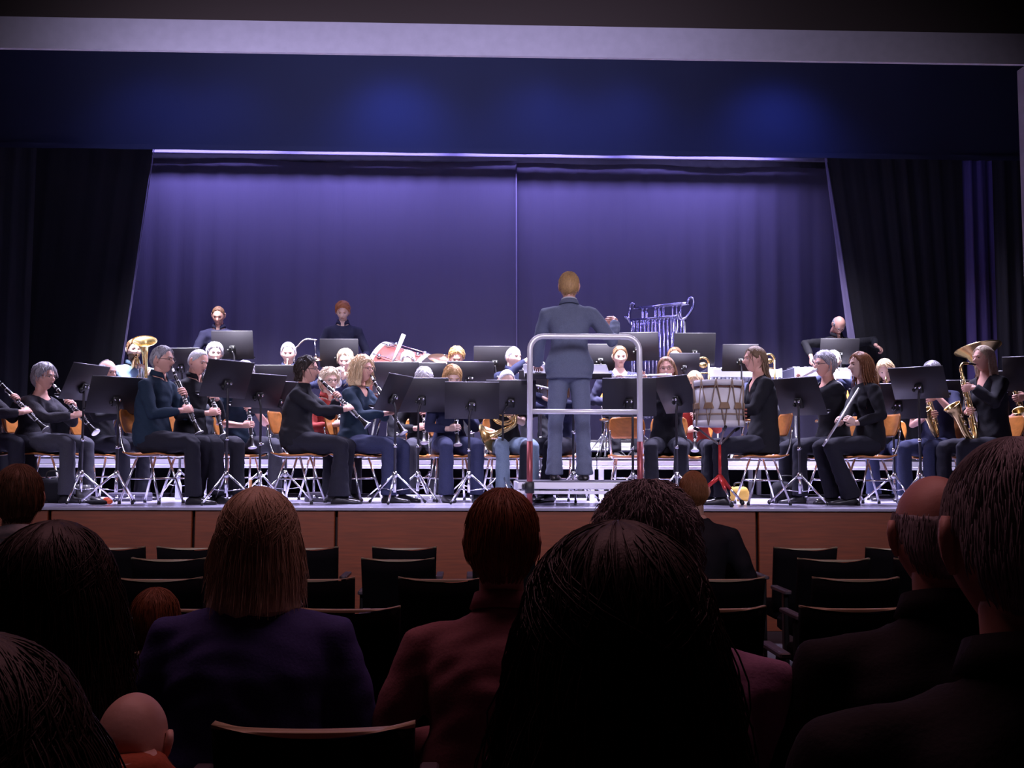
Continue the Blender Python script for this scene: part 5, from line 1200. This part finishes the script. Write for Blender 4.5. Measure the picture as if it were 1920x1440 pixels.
# ------------------------------------------------------------------ the audience, seen from behind
AU = dict(base=0, chair=False, shoes=False, vox=.013, bottom='trouser')
person('close-cropped man in black seated in the second row', 1300, 878, 5.75, h=178, hair='crop', hc='auburn', top='black', style='crew', seed=70, skin=SKIN, hs=.98, **AU)
person('dark-haired listener at the left edge, head turned right', 36, 868, 3.9, h=205, hair='short', hc='brown', top='white', style='shirt', seed=71, **AU)
person('woman with a straight blond bob in a blue-violet blouse', 486, 925, 2.88, h=180, sex='f', hair='crop', hc='greyblond', top='violet', style='shirt', collar=False, seed=72, fat=1.15, wd=1.28, hs=1.0,
       hairparts=[hair_cap(.030, .001, seed=3, low=.05, top=.008), locks(1800, 0.030, .002, 0, .05, 0, .008, .13, .0012, .008, 3), hair_fall(.07, -.165, 50, .100, .118, .22, .004, .0, 3, .04, 30), strands(500, -.165, .010, 4, .102, .120, wav=.004, flare=.2)], **AU)
person('small brown-haired head low behind the left shoulder', 292, 1098, 3.3, h=178, hair='short', hc='auburn', top='brownwool', seed=73, hs=.85, wd=.8, **AU)
person('man with protruding ears in a faded pink shirt', 942, 915, 2.85, h=176, hair='short', hc='auburn', top='pink', style='shirt', seed=74, fat=1.1, wd=1.1, hs=1.16, **AU)
person('man with curly grey hair in a mauve shirt', 1212, 914, 2.0, h=184, hair='curly', hc='grey', top='mauve', style='shirt', seed=75, fat=1.15, wd=1.12, hs=.96, lean=-.02, **AU)
person('woman with a big mass of dark wavy hair, centre front', 1158, 1010, 1.12, h=180, sex='f', hair='crop', hc='dark', top='checked', style='shirt', collar=False, seed=76, wd=1.0, hs=.92,
       hairparts=[hair_cap(.030, .002, seed=5, low=.05, top=.012), locks(1800, 0.031, .002, 0, .05, 0, .012, .13, .0012, .008, 5), hair_fall(.06, -.30, 55, .100, .120, .15, .020, .015, 5, .05, 40), strands(2600, -.31, .026, 6, .102, .120, wav=.016, flare=.17)], **AU)
person('older man in the dark, bare pink scalp with thin grey hair', 1752, 880, 1.95, h=170, hair='bald', hc='grey', top='black', style='shirt', seed=77, wd=1.15, skin=SKINR, hs=1.0, **AU)
person('large grey-haired man in black nearest at the right', 1900, 800, 1.22, h=172, hair='crop', hc='grey', top='black', style='shirt', seed=78, wd=1.15, fat=1.1, hs=1.02, skin=SKINR, **AU)
person('dark-haired woman with a round head of hair at the left', 100, 1000, 2.02, h=182, sex='f', hair='crop', hc='dark', top='black', seed=79, hs=1.05, collar=False,
       hairparts=[hair_cap(.032, .002, seed=7, low=.05, top=.01), locks(1800, 0.033, .002, 0, .05, 0, .01, .13, .0012, .008, 7), hair_fall(.06, -.24, 55, .108, .125, .12, .014, .0, 7, .05, 30), strands(1500, -.25, .02, 8, .108, .125, wav=.010, flare=.12)], **AU)
person('very dark-haired listener filling the bottom left corner', -50, 1225, 1.0, h=182, sex='f', hair='crop', hc='dark', top='black', seed=80, hs=.95, collar=False,
       hairparts=[hair_cap(.030, .002, seed=9, low=.05, top=.01), locks(1800, 0.031, .002, 0, .05, 0, .01, .13, .0012, .008, 9), hair_fall(.06, -.30, 55, .104, .122, .40, .016, .0, 9, .05, 34), strands(1800, -.31, .03, 10, .104, .122, wav=.014, flare=.4)], **AU)
person('slumped bald listener in a rust red top at the bottom left', 250, 1276, 1.75, h=182, hair='none', hc='grey', top='rust', style='turtle', seed=81, hs=.74, wd=1.2, pitch=26, seat=.30, nofs=(0, .02, .085), skin=SKINP, **AU)
run_jobs()
